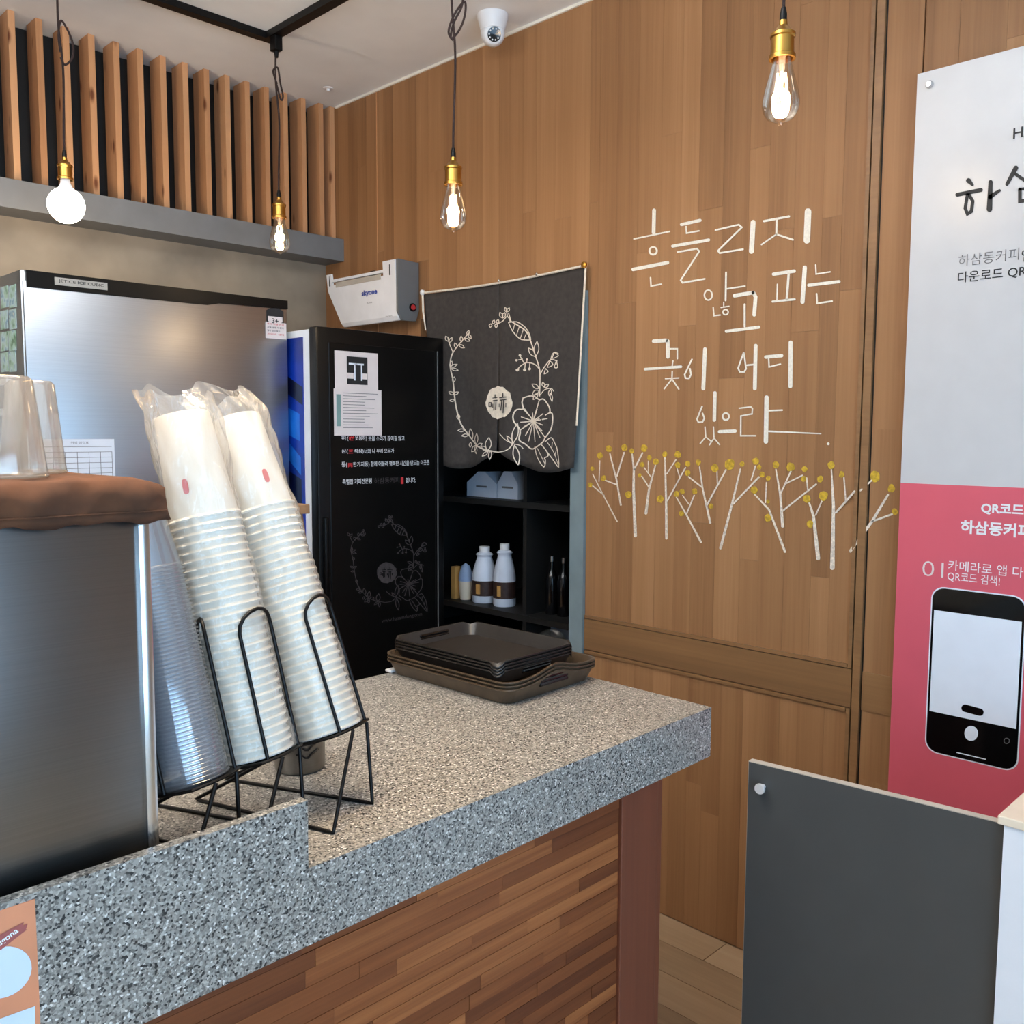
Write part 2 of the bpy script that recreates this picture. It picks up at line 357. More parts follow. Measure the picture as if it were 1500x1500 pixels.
# ================================================================== ROOM
XL, YF = -2.6, -2.6
fl = struct('floor', MB().box(XL, 2.95, YF, YB+0.1, -0.06, -0.004), M['floorplank'])
x = 0.78; j = 0
while x < W-0.005:
    x1 = min(x+0.125, W); y = 0.0 - 0.37*(j % 3)
    while y < 2.2:
        y1 = min(y+1.05, 2.6); piece('plank', M['floorplank'], x+0.0012, x1-0.0012, y+0.0012, y1-0.0012, -0.004, 0.0, fl); y = y1
    x = x1; j += 1
struct('ceiling', MB().box(XL, 2.95, YF, YB+0.16, ZC, ZC+0.08), M['ceiling'])
struct('wall_back', MB().box(XL, W+0.12, YB, YB+0.16, 0, 2.29).box(XL, W+0.12, YB+0.06, YB+0.16, 2.29, ZC), M['concrete'])
struct('wall_left', MB().box(XL-0.1, XL, YF, YB+0.1, 0, ZC), M['room'])
wf = MB().box(XL, -2.3, YF-0.1, YF, 0, ZC).box(1.4, 2.95, YF-0.1, YF, 0, ZC).box(-2.3, 1.4, YF-0.1, YF, 2.55, ZC).box(-2.3, 1.4, YF-0.1, YF, 0, 0.15)
struct('wall_front', wf, M['room'])
wn = struct('window_1', MB().box(-2.3, 1.4, YF-0.06, YF-0.05, 0.15, 2.55), M['glass'])
for xx in (-2.3, -1.08, 0.14, 1.36): part('window_frame', MB().box(xx, xx+0.04, YF-0.09, YF-0.01, 0.15, 2.55), M['black'], wn)
OP0, OP1, OPZ = 1.98, 2.76, 1.93      # alcove opening in the wooden wall
wr = struct('wall_right', MB().box(W+0.008, W+0.09, YF, 1.935, 0, ZC).box(W+0.008, W+0.09, OP1, YB+0.06, 0, ZC).box(W+0.008, W+0.09, 1.935, OP1, OPZ, ZC), M['stave'])
struct('wall_alcove', MB().box(W+0.56, W+0.6, 1.9, 3.0, 0, 2.0).box(W+0.09, W+0.56, 1.9, 1.935, 0, 2.0).box(W+0.09, W+0.56, 2.96, 3.0, 0, 2.0).box(W+0.09, W+0.6, 1.9, 3.0, 2.0, 2.03), M['black'])
def staves(y0, y1, z0, z1, rng, m=M['stave'], wmin=0.05, wmax=0.085, lmin=0.7, lmax=1.6, seams=()):
    y = y0
    while y < y1-1e-4:
        ww = rng.uniform(wmin, wmax); ye = min(y+ww, y1)
        if y1-ye < wmin*0.5: ye = y1
        z = z0; first = True
        while z < z1-1e-4:
            ln = rng.uniform(0.2, lmax) if first else rng.uniform(lmin, lmax); first = False
            ze = min(z+ln, z1)
            if z1-ze < 0.15: ze = z1
            d = rng.uniform(0, 0.0006)
            piece('stave', m, W+d, W+0.008, y+0.0002, ye-0.0002, z+0.0002, ze-0.0002, wr); z = ze
        y = ye
rg = random.Random(3)
ZR0, ZR1 = 0.787, 0.888                # horizontal rail
YS0, YS1 = 0.985, 1.013                # groove / stile beside the big panel
staves(1.026, 1.921, ZR1+0.012, ZC, rg)                       # big panel under the lettering
staves(1.921, 3.024, OPZ, ZC, rg)                             # over the opening
staves(3.028, YB+0.05, OPZ, ZC, rg); staves(OP1, YB, 0.9, OPZ, rg)
staves(0.898, 0.985, 0, ZC, rg, wmin=0.08, wmax=0.1); staves(0.1, 0.894, 1.9, ZC, rg, wmin=0.07, wmax=0.11)
staves(1.026, 1.921, 0.0, ZR0-0.012, rg)
for y0, y1, nm in ((1.014, 1.921, 'rail_board'), (0.898, 0.985, 'rail_board')):
    piece(nm, M['rail'], W-0.003, W+0.008, y0, y1, ZR0, ZR1, wr)
def mould(y0, y1, z0, z1): piece('moulding', M['rail'], W-0.006, W+0.008, y0, y1, z0, z1, wr)
mould(1.026, 1.918, ZR1+0.003, ZR1+0.013); mould(1.014, 1.024, ZR1+0.003, ZC)
mould(1.026, 1.918, ZR0-0.013, ZR0-0.003); mould(1.014, 1.024, 0.0, ZR0-0.003)
piece('groove', M['black'], W+0.004, W+0.0079, 0.985, 1.014, 0, ZC, wr)
mould(0.990, 1.010, 0.0, ZC)
piece('seam_strip', M['slat'], W-0.001, W+0.006, 3.0245, 3.0275, 1.9, ZC, wr)
struct('trim_1', MB().box(W-0.012, W+0.09, 1.922, OP0, 0, OPZ+0.02), M['trim'], 'blue-grey door jamb beside the alcove')
struct('trim_2', MB().box(W-0.006, W+0.006, YF, 3.30, ZC-0.009, ZC), M['caulk'], 'white caulk line along the ceiling')
bmz = struct('trim_3', MB().box(XL, W-0.001, 3.256, YB+0.05, 2.207, 2.298), M['beam'], 'grey painted beam below the slat screen')
# ---- slat screen
YSF = 3.313
ss = thing('slat_screen', 'row of upright pine slats over a black recess above the grey beam', 'slat screen', (1.0, 3.36, 2.298))
part('backing', MB().box(XL+0.3, W-0.002, YB+0.045, YB+0.0595, 2.30, ZC-0.001), M['black'], ss)
sx = [2.281] + [2.226-0.0836*k for k in range(22)]
for xr in sx: piece('slat', M['slat'], xr-0.021, xr, YSF, YSF+0.086, 2.2985, ZC-0.0005, ss)
# ------------------------------------------------------------------ painted lettering and trees on the wooden wall
def wallmap(x, y): p = onX(x, y, W); return Vector((W-(0.0070 if 0.988 < p.y < 1.0255 else 0.0012), p.y, p.z))   # paint runs over the proud moulding too
def strokes(name, lst, ox, oy, sc, m, par, label=None, mapf=wallmap):
    b = MB()
    for s in lst:
        k = s[0]
        if k == 'o': _, cx, cy, rx, ry, w = s; b.ring2((ox+cx/sc, oy+cy/sc), rx/sc, ry/sc, w/sc, mapf)
        elif k == 'd': _, cx, cy, r = s; b.blob((ox+cx/sc, oy+cy/sc), r/sc, r/sc, mapf)
        else:
            w = s[0]; w0, w1 = w if isinstance(w, tuple) else (w, w)
            b.ribbon([(ox+p[0]/sc, oy+p[1]/sc) for p in s[1:]], w0/sc, mapf, w1/sc)
    return part(name, b, m, par, label=label, fix=False)
A6 = [
 [(24,(258,80),(255,225)),(10,(128,265),(358,217)),('o',252,342,24,24,12),(22,(122,462),(345,418)),(10,(235,515),(238,570),(305,557))],
 [(20,(435,172),(555,145)),(10,(465,185),(468,228),(548,213)),(20,(378,312),(610,272)),(11,(410,350),(535,328),(550,345),(430,532),(442,548),(585,523))],
 [(11,(655,208),(805,173),(825,190),(670,342),(682,356),(832,332)),(32,(898,158),(887,345))],
 [(14,(968,150),(1130,120)),(13,(1050,140),(1048,235)),(10,(1048,235),(952,302)),(12,(1048,235),(1155,270)),(42,(1253,88),(1245,275))],
 [('o',608,628,25,32,10),(12,(723,482),(720,662)),(10,(725,588),(845,570)),(9,(640,708),(645,762),(685,757)),(8,(708,675),(708,703)),(8,(690,708),(742,700)),('o',720,738,17,17,9)],
 [(24,(778,632),(895,612)),(24,(900,612),(914,640),(905,755)),(13,(843,688),(843,830)),(20,(725,862),(935,835))],
 [(22,(1030,493),(1163,473)),(9,(1055,558),(1052,658)),(15,(1128,490),(1115,655)),(14,(1024,670),(1166,655)),(27,(1232,450),(1217,672))],
 [(9,(1302,432),(1305,492),(1395,478)),(20,(1257,564),(1453,541)),(11,(1308,620),(1312,682),(1408,667))]]
A7 = [
 [(26,(178,93),(262,87)),(26,(274,92),(275,200)),(10,(293,145),(340,145),(340,213)),(9,(310,228),(305,262)),(18,(118,285),(365,268)),(10,(305,300),(303,350)),(9,(258,350),(350,345)),(10,(303,352),(250,420)),(10,(303,352),(350,422))],
 [(11,(440,218),(390,322),(396,346),(420,348),(434,322),(427,282)),(26,(530,148),(518,418))],
 [(11,(795,172),(757,278),(768,303),(798,305),(812,282),(797,174)),(12,(818,258),(862,253)),(26,(878,124),(872,418))],
 [(24,(948,202),(1056,192)),(10,(967,215),(970,270),(1048,250)),(28,(1118,102),(1116,402))],
 [(11,(510,540),(475,628),(485,650),(512,648),(526,622),(513,588)),(24,(598,448),(594,634)),(9,(530,682),(535,750),(497,795)),(9,(535,750),(572,780)),(9,(588,682),(592,758),(560,805)),(9,(592,758),(630,803))],
 [('o',673,610,22,24,12),(24,(630,715),(736,710))],
 [(10,(765,553),(846,543),(856,556),(853,592),(776,606),(775,742),(878,742)),(30,(953,480),(948,782)),(11,(965,570),(1060,566)),((12,8),(968,712),(1325,728)),('d',1376,797,10)]]
for s in A6: strokes('painted_letter', s, 900, 290, 4.4118, M['paint_white'], wr, 'white brush-painted Korean letter')
for s in A7: strokes('painted_letter', s, 920, 480, 4.6875, M['paint_white'], wr, 'white brush-painted Korean letter')
D = 1384.6
TR = [
 ([((9,11),(165,430),(240,580),(372,830)),(9,(225,318),(218,490)),(10,(160,525),(262,610))],[(225,272,25),(162,385,18),(145,520,19)]),
 ([((12,15),(310,258),(365,470),(402,690)),(13,(430,248),(370,445)),(11,(270,482),(370,520))],[(302,215,25),(432,203,27),(258,465,22)]),
 ([((12,27),(498,262),(512,385),(510,560),(525,950)),(14,(585,252),(515,390))],[(495,235,20),(600,208,29),(468,603,29)]),
 ([((11,24),(695,355),(640,560),(615,760)),(9,(600,375),(655,450)),(9,(635,320),(635,420)),(11,(580,448),(643,545))],[(582,350,21),(645,290,20),(697,322,25),(562,440,15)]),
 ([((14,22),(775,292),(785,640),(788,972)),(11,(868,308),(792,425)),(12,(948,375),(795,655)),(9,(877,380),(900,455))],[(775,262,21),(884,265,27),(885,352,23),(970,342,23),(737,640,29)]),
 ([((10,18),(872,625),(955,770),(1080,1005)),(9,(925,610),(975,680)),(12,(1022,610),(958,765))],[(875,597,23),(922,575,21),(1028,575,22),(915,762,22)]),
 ([((11,18),(1068,370),(1095,560),(1158,840)),(12,(975,452),(1090,542)),(14,(1290,395),(1130,690)),(9,(1215,405),(1218,500))],[(1058,330,22),(968,420,23),(1198,378,33),(1322,347,44),(1165,700,19)]),
 ([((13,23),(1412,388),(1345,670),(1245,1055)),(15,(D+185,455),(D-32,680)),(12,(D+155,362),(D+120,480))],[(D+42,345,21),(D+160,322,28),(D+212,432,24),(D+188,370,19)]),
 ([((12,20),(D+148,600),(D+270,730),(D+405,1085)),(10,(D+248,500),(D+240,670))],[(D+145,565,28),(D+265,465,20),(D+260,800,29),(D+262,660,15)]),
 ([((11,25),(D+328,390),(D+365,600),(D+385,870)),(13,(D+455,405),(D+370,590)),(12,(D+552,440),(D+410,510)),(14,(D+668,515),(D+385,740)),(12,(D+588,462),(D+598,570))],[(D+328,350,27),(D+452,370,34),(D+570,388,24),(D+565,470,22),(D+702,472,26)]),
 ([((13,34),(D+608,668),(D+645,780),(D+685,1140)),(12,(D+720,650),(D+665,775))],[(D+590,638,31),(D+730,612,38),(D+615,850,29)]),
 ([((11,38),(D+797,392),(D+815,700),(D+805,1220)),(13,(D+1140,480),(D+1050,568)),(17,(D+1000,575),(D+835,755)),(12,(D+903,460),(D+918,655))],[(D+795,355,30),(D+885,432,24),(D+1165,450,41)]),
 ([((18,30),(D+1275,605),(D+1140,830),(D+960,1080)),(16,(D+1310,768),(D+1145,828))],[(D+1305,550,32),(D+1333,748,26)])]
def flowermap(x, y): p = onX(x, y, W); return Vector((W-0.0017, p.y, p.z))
for st, bl in TR:
    t = strokes('painted_tree', st, 840, 620, 5.769, M['paint_tree'], wr, 'small white tree painted on the wooden wall')
    for cx, cy, r in bl:
        part('blossom', MB().blob((840+cx/5.769, 620+cy/5.769), r/5.769, r*1.1/5.769, flowermap, 14, 0.13), M['paint_yellow'], t, label='round yellow painted blossom', fix=False)
# ================================================================== POSTER BOARD ON THE WALL
XP = W-0.022
PY1, PZ1, PZM, PZ0 = 0.9, 2.343, 1.379, 0.545
pb = thing('app_poster', 'large white and pink app poster board bolted to the wooden wall', 'poster', (XP, 0.4, PZ0))
part('board', MB().box(XP, XP+0.006, -0.25, PY1, PZ0, PZ1), M['poster_white'], pb)
part('pink_panel', MB().box(XP-0.0006, XP-0.0001, -0.25, PY1, PZ0, PZM), M['poster_pink'], pb, label='pink lower half of the poster')
for px, py in ((1362, 124), (1317, 1166)):
    c = onX(px, py, XP); mx = Matrix.Translation((XP, c.y, c.z)) @ Matrix.Rotation(math.radians(-90), 4, 'Y')
    part('standoff_bolt', MB().lathe([(0.009, -0.02), (0.009, 0.004), (0.006, 0.009), (0.0, 0.0095)], 16, mx), M['chrome'], pb, True)
def ptext(body, px, py, hpx, m, bold=0.0, name='lettering', wpx=None, off=0.0012):
    p = onX(px, py, XP); q = onX(px, py-hpx, XP); wd_ = None
    if wpx: wd_ = abs(onX(px+wpx, py, XP).y-p.y)
    b = MB(); text(b, body, Vector((XP-off, p.y, p.z)), -EY, EZ, wd_, q.z-p.z, bold); return part(name, b, m, pb, fix=False)
def pmap(x, y): p = onX(x, y, XP); return Vector((XP-0.0012, p.y, p.z))
ptext('HASAMDONG', 1484, 204, 16, M['text_black'], 0.012)
strokes('lettering', [(14,(248,497),(332,480)),((18,10),(288,447),(302,462)),(12,(284,497),(276,545),(284,565),(298,556),(303,520),(290,497)),((15,20),(366,452),(362,548)),((16,10),(364,505),(398,482)),((17,12),(456,402),(424,460)),(12,(456,425),(500,455)),(13,(470,478),(470,520),(510,515)),(10,(470,478),(520,470))], 1300, 80, 2.42, M['text_black'], pb, mapf=pmap)
ptext('하삼동커피', 1404, 391, 17, M['text_grey'], -0.006, wpx=88); ptext('앱', 1496, 384, 18, M['text_black'], 0.01)
ptext('다운로드 QR코드', 1403, 416, 17, M['text_black'], 0.006)
ptext('QR코드 스캔', 1437, 753, 18, M['text_white'], 0.03); ptext('하삼동커피 앱', 1407, 781, 20, M['text_white'], 0.03)
ptext('01', 1351, 843, 22, M['paper'], -0.012, wpx=31); ptext('카메라로 앱 다운로드', 1389, 835, 15, M['text_white'], 0.0); ptext('QR코드 검색!', 1388, 851, 15, M['text_white'], 0.0, wpx=77)
def rrect(y0, y1, z0, z1, r, n=6):
    pts = []
    for cy, cz, a in ((y1-r, z1-r, 0), (y0+r, z1-r, 90), (y0+r, z0+r, 180), (y1-r, z0+r, 270)):
        for k in range(n+1): t = math.radians(a+90*k/n); pts.append((cy+r*math.cos(t), cz+r*math.sin(t)))
    return pts
a = onX(1364, 862, XP); bq = onX(1359, 1100, XP); c = onX(1499, 892, XP)
PH = (c.y-0.004, (a.y+bq.y)/2, bq.z+0.002, a.z+0.004)
def flat(poly, off, m, nm, par, lab=None): return part(nm, MB().add([Vector((XP-off, y, z)) for y, z in poly], [tuple(range(len(poly)))]), m, par, label=lab, fix=False)
ph = flat(rrect(PH[0]-0.003, PH[1]+0.003, PH[2]-0.003, PH[3]+0.003, 0.03), 0.0009, M['paper_white'], 'phone_outline', pb)
flat(rrect(*PH, 0.028), 0.0013, M['lens'], 'phone_body', pb, 'black smartphone picture')
z_t = onX(1366, 893, XP).z; z_b = onX(1362, 1041, XP).z
flat([(PH[0]+0.005, z_b), (PH[1]-0.005, z_b), (PH[1]-0.005, z_t), (PH[0]+0.005, z_t)], 0.0017, M['paper_white'], 'phone_screen', pb, 'pale blank phone screen')
cz = onX(1423, 1074, XP)
b = MB(); b.blob((1423, 1074), 10, 11, lambda x, y: onX(x, y, XP)+Vector((-0.0018, 0, 0)), 20, 0); part('shutter_button', b, M['paper_white'], pb, fix=False)
b = MB(); b.ribbon([(1414, 1037), (1436, 1043)], 11, lambda x, y: onX(x, y, XP)+Vector((-0.0021, 0, 0))); part('zoom_pill', b, M['lens'], pb, fix=False)
b = MB(); b.ribbon([(1402, 1102), (1444, 1112)], 1.5, lambda x, y: onX(x, y, XP)+Vector((-0.0018, 0, 0))); part('home_bar', b, M['paper_white'], pb, fix=False)
b = MB(); b.ring2((1475, 1085), 4, 4, 1, lambda x, y: onX(x, y, XP)+Vector((-0.0018, 0, 0)), 12); part('flip_icon', b, M['text_grey'], pb, fix=False)
# ================================================================== CEILING FITTINGS
tk = thing('lamp_track', 'black L-shaped lamp track fixed to the pale ceiling', 'lamp track', (1.718, 2.88, ZC-0.022))
part('rail', MB().box(1.70, 1.736, -0.6, 2.895, ZC-0.022, ZC-0.0005), M['wire'], tk)
part('rail', MB().box(0.2, 1.70, 2.862, 2.897, ZC-0.022, ZC-0.0005), M['wire'], tk)
def spline(pts, n=6):
    P = [Vector(p) for p in pts]; out = []
    for i in range(len(P)-1):
        p0, p1, p2, p3 = P[max(i-1, 0)], P[i], P[i+1], P[min(i+2, len(P)-1)]
        for k in range(n):
            t = k/n; out.append(0.5*((2*p1)+(p2-p0)*t+(2*p0-5*p1+4*p2-p3)*t*t+(3*p1-p0-3*p2+p3)*t**3))
    out.append(P[-1]); return out
ST = [(0.0125, 0.118), (0.0145, 0.108), (0.0165, 0.098), (0.0215, 0.080), (0.0275, 0.058), (0.0315, 0.040), (0.032, 0.030), (0.0295, 0.018), (0.023, 0.008), (0.012, 0.0025), (0.004, 0.0), (0.0035, -0.004), (0.0, -0.005)]
GL = [(0.013, 0.132), (0.0135, 0.118)] + [(0.0515*math.sin(math.radians(a)), 0.0515-0.0515*math.cos(math.radians(a))) for a in range(155, -1, -10)]
def pendant(base, top, label, globe=False, loops=(), glow=1.0, filament='filament', power=5, scale=1.0):
    """base = bottom tip of the bulb; top = where the cord meets the track"""
    S = Matrix.Translation(base) @ Matrix.Scale(scale, 4)
    t = thing('pendant_lamp', label, 'pendant lamp', base, 'pendant lamps on the track')
    h0 = 0.130 if globe else 0.112
    if globe:
        part('bulb', MB().lathe(GL[2:], 28, S, cap=True), M['globe'], t, True, 60, 'glowing white globe bulb')
        part('bulb_neck', MB().lathe([(0.0125, 0.138), (0.0135, 0.116), (0.0215, 0.0985)], 24, S), M['white'], t, True)
    else:
        bl = part('bulb', MB().lathe(ST, 28, S, cap=False), M['bulb'], t, True, 60, 'clear teardrop filament bulb')
        part('stem', MB().lathe([(0.007, 0.115), (0.005, 0.09), (0.003, 0.082), (0.0, 0.081)], 12, S), M['tumbler'], bl, True)
        fb = MB()
        for k in range(4):
            a = math.pi/2*k+0.4; r0, r1 = 0.0065, 0.0105
            fb.tube([S @ Vector((r0*math.cos(a), r0*math.sin(a), 0.083)), S @ Vector((r1*math.cos(a), r1*math.sin(a), 0.042))], 0.0016*scale, 6)
        part('filament', fb, M[filament], bl)
    part('socket', MB().lathe([(0.0, h0+0.058), (0.007, h0+0.058), (0.0075, h0+0.050), (0.013, h0+0.044), (0.0185, h0+0.038), (0.0215, h0+0.036), (0.0215, h0+0.031), (0.0195, h0+0.029), (0.0195, h0+0.002), (0.0225, h0), (0.0225, h0-0.006), (0.0185, h0-0.006), (0.018, h0+0.01)], 28, S, cap=False), M['brass'], t, True, 30, 'brass bulb socket')
    part('strain_relief', MB().lathe([(0.0, h0+0.082), (0.004, h0+0.080), (0.0065, h0+0.068), (0.0062, h0+0.057)], 14, S), M['wire'], t, True)
    zb = (h0+0.075)*scale; p0 = Vector(base)+Vector((0, 0, zb)); p1 = Vector(top)
    pts = [p0, p0+Vector((0.001, 0, 0.06)), p0.lerp(p1, 0.45)+RT*0.006, p0.lerp(p1, 0.72)-RT*0.004, p1]
    cb = MB().tube(spline(pts, 6), 0.0032, 7)
    part('cord', cb, M['cord'], t, True, 80)
    if loops:
        lb = MB()
        for lp in loops: lb.tube(spline([p0.lerp(p1, q[1])+RT*q[0]+FW*(q[2] if len(q) > 2 else 0) for q in lp], 6), 0.0031, 7)
        part('cord_loop', lb, M['cord'], t, True, 80)
    part('track_adapter', MB().bbox(p1.x-0.014, p1.x+0.014, p1.y-0.018, p1.y+0.018, p1.z-0.048, p1.z, 0.003).lathe([(0.006, -0.068), (0.008, -0.05), (0.008, -0.047)], 12, Matrix.Translation(p1)), M['wire'], t)
    l = bpy.data.lights.new('bulb_light', 'POINT'); l.energy = power; l.color = (1.0, 0.74, 0.46); l.shadow_soft_size = 0.02
    lo = bpy.data.objects.new('bulb_light', l); COL.objects.link(lo); lo.location = Vector((0, 0, 0.055 if not globe else -0.05)); lo.parent = t
    return t
ZT = ZC-0.022
def lamp_at(px, py, plane, val):
    return onX(px, py, val) if plane == 'X' else onY(px, py, val)
b2 = lamp_at(410, 371, 'X', 1.718); b3 = lamp_at(664, 338, 'X', 1.718); b4 = lamp_at(1143, 180, 'X', 1.718); b1 = lamp_at(98, 327, 'Y', 2.88)
pendant(b2, (1.718, b2.y, ZT), 'filament pendant hanging from the track corner in front of the slats', scale=1.1, loops=[[(0.0, .70), (-0.012, .78), (0.004, .80), (0.012, .70), (0.02, .62), (0.012, .60), (-0.004, .72)]], filament='filament_dim', power=1.2)
pendant(b3, (1.718, b3.y, ZT), 'lit filament pendant hanging beside the white ceiling camera', scale=1.15, loops=[[(0.0, .52), (-0.012, .56), (0.004, .64), (0.03, .70), (0.034, .66), (0.026, .60), (0.01, .55), (-0.006, .53), (0.002, .60), (0.022, .67), (0.028, .72)]], power=2.5)
pendant(b4, (1.718, b4.y, ZT), 'lit filament pendant nearest the viewer, above the white lettering', scale=1.15, power=2.5)
pendant(b1, (b1.x, 2.88, ZT), 'pendant with a glowing white globe bulb at the far left', globe=True, loops=[[(0.0, .52), (0.012, .48), (0.034, .52), (0.036, .60), (0.02, .68), (0.004, .72), (-0.004, .64), (0.0, .55)]], power=5)
cc = Vector((2.151, 2.227, ZC))
cv = thing('security_camera', 'white dome security camera on the ceiling by the wooden wall', 'security camera', (cc.x, cc.y, ZC-0.1))
part('base', MB().lathe([(0.0, 0), (0.05, 0), (0.05, -0.012), (0.046, -0.024), (0.04, -0.05), (0.0, -0.05)], 28, Matrix.Translation(cc)), M['white'], cv, True, 40)
dirc = (Vector((-0.5, -0.75, -0.42))).normalized(); rot = dirc.to_track_quat('Z', 'Y').to_matrix().to_4x4(); hc = cc+Vector((0, 0, -0.058))
part('head', MB().lathe([(0.0, -0.04), (0.022, -0.035), (0.036, -0.018), (0.04, 0.0), (0.036, 0.016), (0.03, 0.026), (0.026, 0.028), (0.0, 0.028)], 28, Matrix.Translation(hc) @ rot), M['white'], cv, True, 35)
ln = part('lens', MB().lathe([(0.022, 0.0285), (0.022, 0.0305), (0.0, 0.031)], 24, Matrix.Translation(hc) @ rot), M['lens'], cv, True, 35)
for k in range(10):
    a = 2*math.pi*k/10; part('infrared_led', MB().lathe([(0.0028, 0.0306), (0.0, 0.0325)], 8, Matrix.Translation(hc) @ rot @ Matrix.Translation((0.0165*math.cos(a), 0.0165*math.sin(a), 0))), M['white'], ln)
dc = Vector((2.141, 3.148, ZC))
solo('ceiling_detector', MB().lathe([(0.0, -0.012), (0.006, -0.012), (0.008, -0.004), (0.018, -0.003), (0.02, 0)], 18, Matrix.Translation(dc)), M['white'], 'tiny round white sprinkler head on the ceiling corner', 'sprinkler', True)
# ================================================================== ICE MAKER
IX0, IX1, IY, IZ = 0.864, 1.693, 2.75, 1.938
ic = thing('ice_maker', 'tall brushed steel ice maker with a black top band', 'ice maker', ((IX0+IX1)/2, 3.05, 0))
part('body', MB().bbox(IX0, IX1, IY+0.006, YB-0.02, 0.06, IZ, 0.006), M['steel'], ic, True, 30)
part('front_panel', MB().bbox(IX0+0.004, IX1-0.002, IY-0.004, IY+0.006, 0.95, IZ-0.030, 0.004), M['steel'], ic, True, 30)
part('lower_door', MB().bbox(IX0+0.004, IX1-0.002, IY-0.004, IY+0.006, 0.1, 0.94, 0.004), M['steel'], ic, True, 30)
part('top_band', MB().prism([Vector((IX0+0.012, IY-0.006, IZ-0.002)), Vector((IX1, IY-0.006, IZ-0.002)), Vector((IX1, IY-0.006, IZ-0.030)), Vector((IX0+0.58, IY-0.006, IZ-0.036)), Vector((IX0+0.54, IY-0.006, IZ-0.045)), Vector((IX0+0.012, IY-0.006, IZ-0.048))], (0, 0.026, 0)), M['fridge_black'], ic, label='black plastic band')
for xx in (IX0+0.06, IX1-0.06): part('foot', MB().lathe([(0.02, 0), (0.02, 0.06)], 12, Matrix.Translation((xx, IY+0.1, 0))).lathe([(0.02, 0), (0.02, 0.06)], 12, Matrix.Translation((xx, YB-0.1, 0))), M['wire'], ic)
def ymap(yv, off=0.0): return lambda x, y: (lambda p: Vector((p.x, yv-off, p.z)))(onY(x, y, yv))
yI = IY-0.006
p = onY(80, 417, yI); q = onY(157, 424, yI)
np_ = part('name_plate', MB().box(p.x, q.x, yI-0.003, yI, p.z-0.0, p.z+0.021), M['edge_light'], ic, label='pale name plate with black capitals')
b = MB(); text(b, 'JETICE ICE CUBIC', Vector((p.x+0.01, yI-0.0035, p.z+0.006)), EX, EZ, q.x-p.x-0.02, 0.010, 0.012); part('lettering', b, M['text_black'], np_, fix=False)
yP = IY-0.0045
a0 = onY(390, 450, yP); a1 = onY(415, 450, yP); hx = (a0.x+a1.x)/2; hz = onY(403, 464, yP).z; rr = (a1.x-a0.x)/2*1.15
hexp = lambda r: [Vector((hx+r*math.sin(math.radians(60*k)), yP, hz+r*math.cos(math.radians(60*k)))) for k in range(6)]
hs = part('energy_sticker', MB().prism(hexp(rr), (0, -0.0006, 0)), M['text_black'], ic, label='black hexagonal grade sticker')
part('sticker_panel', MB().add([Vector((v.x, yP-0.0009, v.z)) for v in [Vector((hx-rr*0.74, 0, hz)), Vector((hx+rr*0.74, 0, hz)), Vector((hx+rr*0.74, 0, hz-rr*0.42)), Vector((hx, 0, hz-rr*0.84)), Vector((hx-rr*0.74, 0, hz-rr*0.42))]], [(0, 1, 2, 3, 4)]), M['paper'], hs, fix=False)
b = MB(); text(b, '3+', Vector((hx-0.012, yP-0.0012, hz-0.022)), EX, EZ, 0.024, 0.016, 0.02); part('lettering', b, M['text_black'], hs, fix=False)
s0 = onY(389, 495, yP); s1 = onY(419, 474, yP)
ls = part('notice_label', MB().box(s0.x, s1.x, yP-0.0008, yP, s0.z, s1.z), M['paper'], ic, label='small white label with red and black lines')
for k in range(4):
    zz = s1.z-0.009-k*0.011; b = MB(); text(b, ['대성 0000-0000', '사용 설명서 참조', '정기 점검 필수', '서비스 센터'][k] if k else '주의 위생 관리', Vector((s0.x+0.006, yP-0.0012, zz)), EX, EZ, (s1.x-s0.x)*(0.8 if k != 2 else 0.62), 0.006, 0.01)
    part('lettering', b, M['text_red' if k in (0, 3) else 'text_black'], ls, fix=False)
# paper chart on the front, photo stickers on the left side
c0 = onY(58, 712, yP); c1 = onY(167, 643, yP)
ch = solo('chart_sheet', MB().box(c0.x, c1.x, yP-0.0009, yP-0.0001, c0.z, c1.z), M['paper_white'], 'white gridded chart sheet taped on the steel ice maker front', 'paper sheet')
lb = MB(); wz = c1.z-c0.z
for k in range(8): zz = c1.z-0.022-k*0.0155; lb.box(c0.x+0.006, c1.x-0.008, yP-0.0014, yP-0.0009, zz-0.0006, zz+0.0006)
for k in range(7): xx = c0.x+0.006+(c1.x-c0.x-0.014)*k/6; lb.box(xx-0.0006, xx+0.0006, yP-0.0014, yP-0.0009, c0.z+0.004, c1.z-0.037)
text(lb, '위생 점검표', Vector(((c0.x+c1.x)/2-0.018, yP-0.0014, c1.z-0.014)), EX, EZ, 0.05, 0.007)
part('grid_lines', lb, M['text_grey'], ch, fix=False)
k = 0
for r, (ya, yb_) in enumerate(((418, 450), (453, 482), (484, 514), (514, 545))):
    for cidx, (xa, xb) in enumerate(((1, 13), (13, 25))):
        A_, B_ = onX(xa, ya+ (3 if cidx == 0 else 1), IX0), onX(xb, yb_, IX0); dx = 0.0006+0.0004*(k % 3)
        solo('photo_sticker', MB().box(IX0-dx-0.0006, IX0-dx+0.0006, min(A_.y, B_.y)+0.001, max(A_.y, B_.y)-0.001, B_.z+0.002, A_.z-0.001), sticker_mat(k), 'photo on the ice maker side, %s row, %s column' % (['top', 'second', 'third', 'bottom'][r], ['outer', 'inner'][cidx]), 'photo', group='photos on the ice maker side'); k += 1
A_, B_ = onX(-14, 558, IX0), onX(17, 588, IX0)
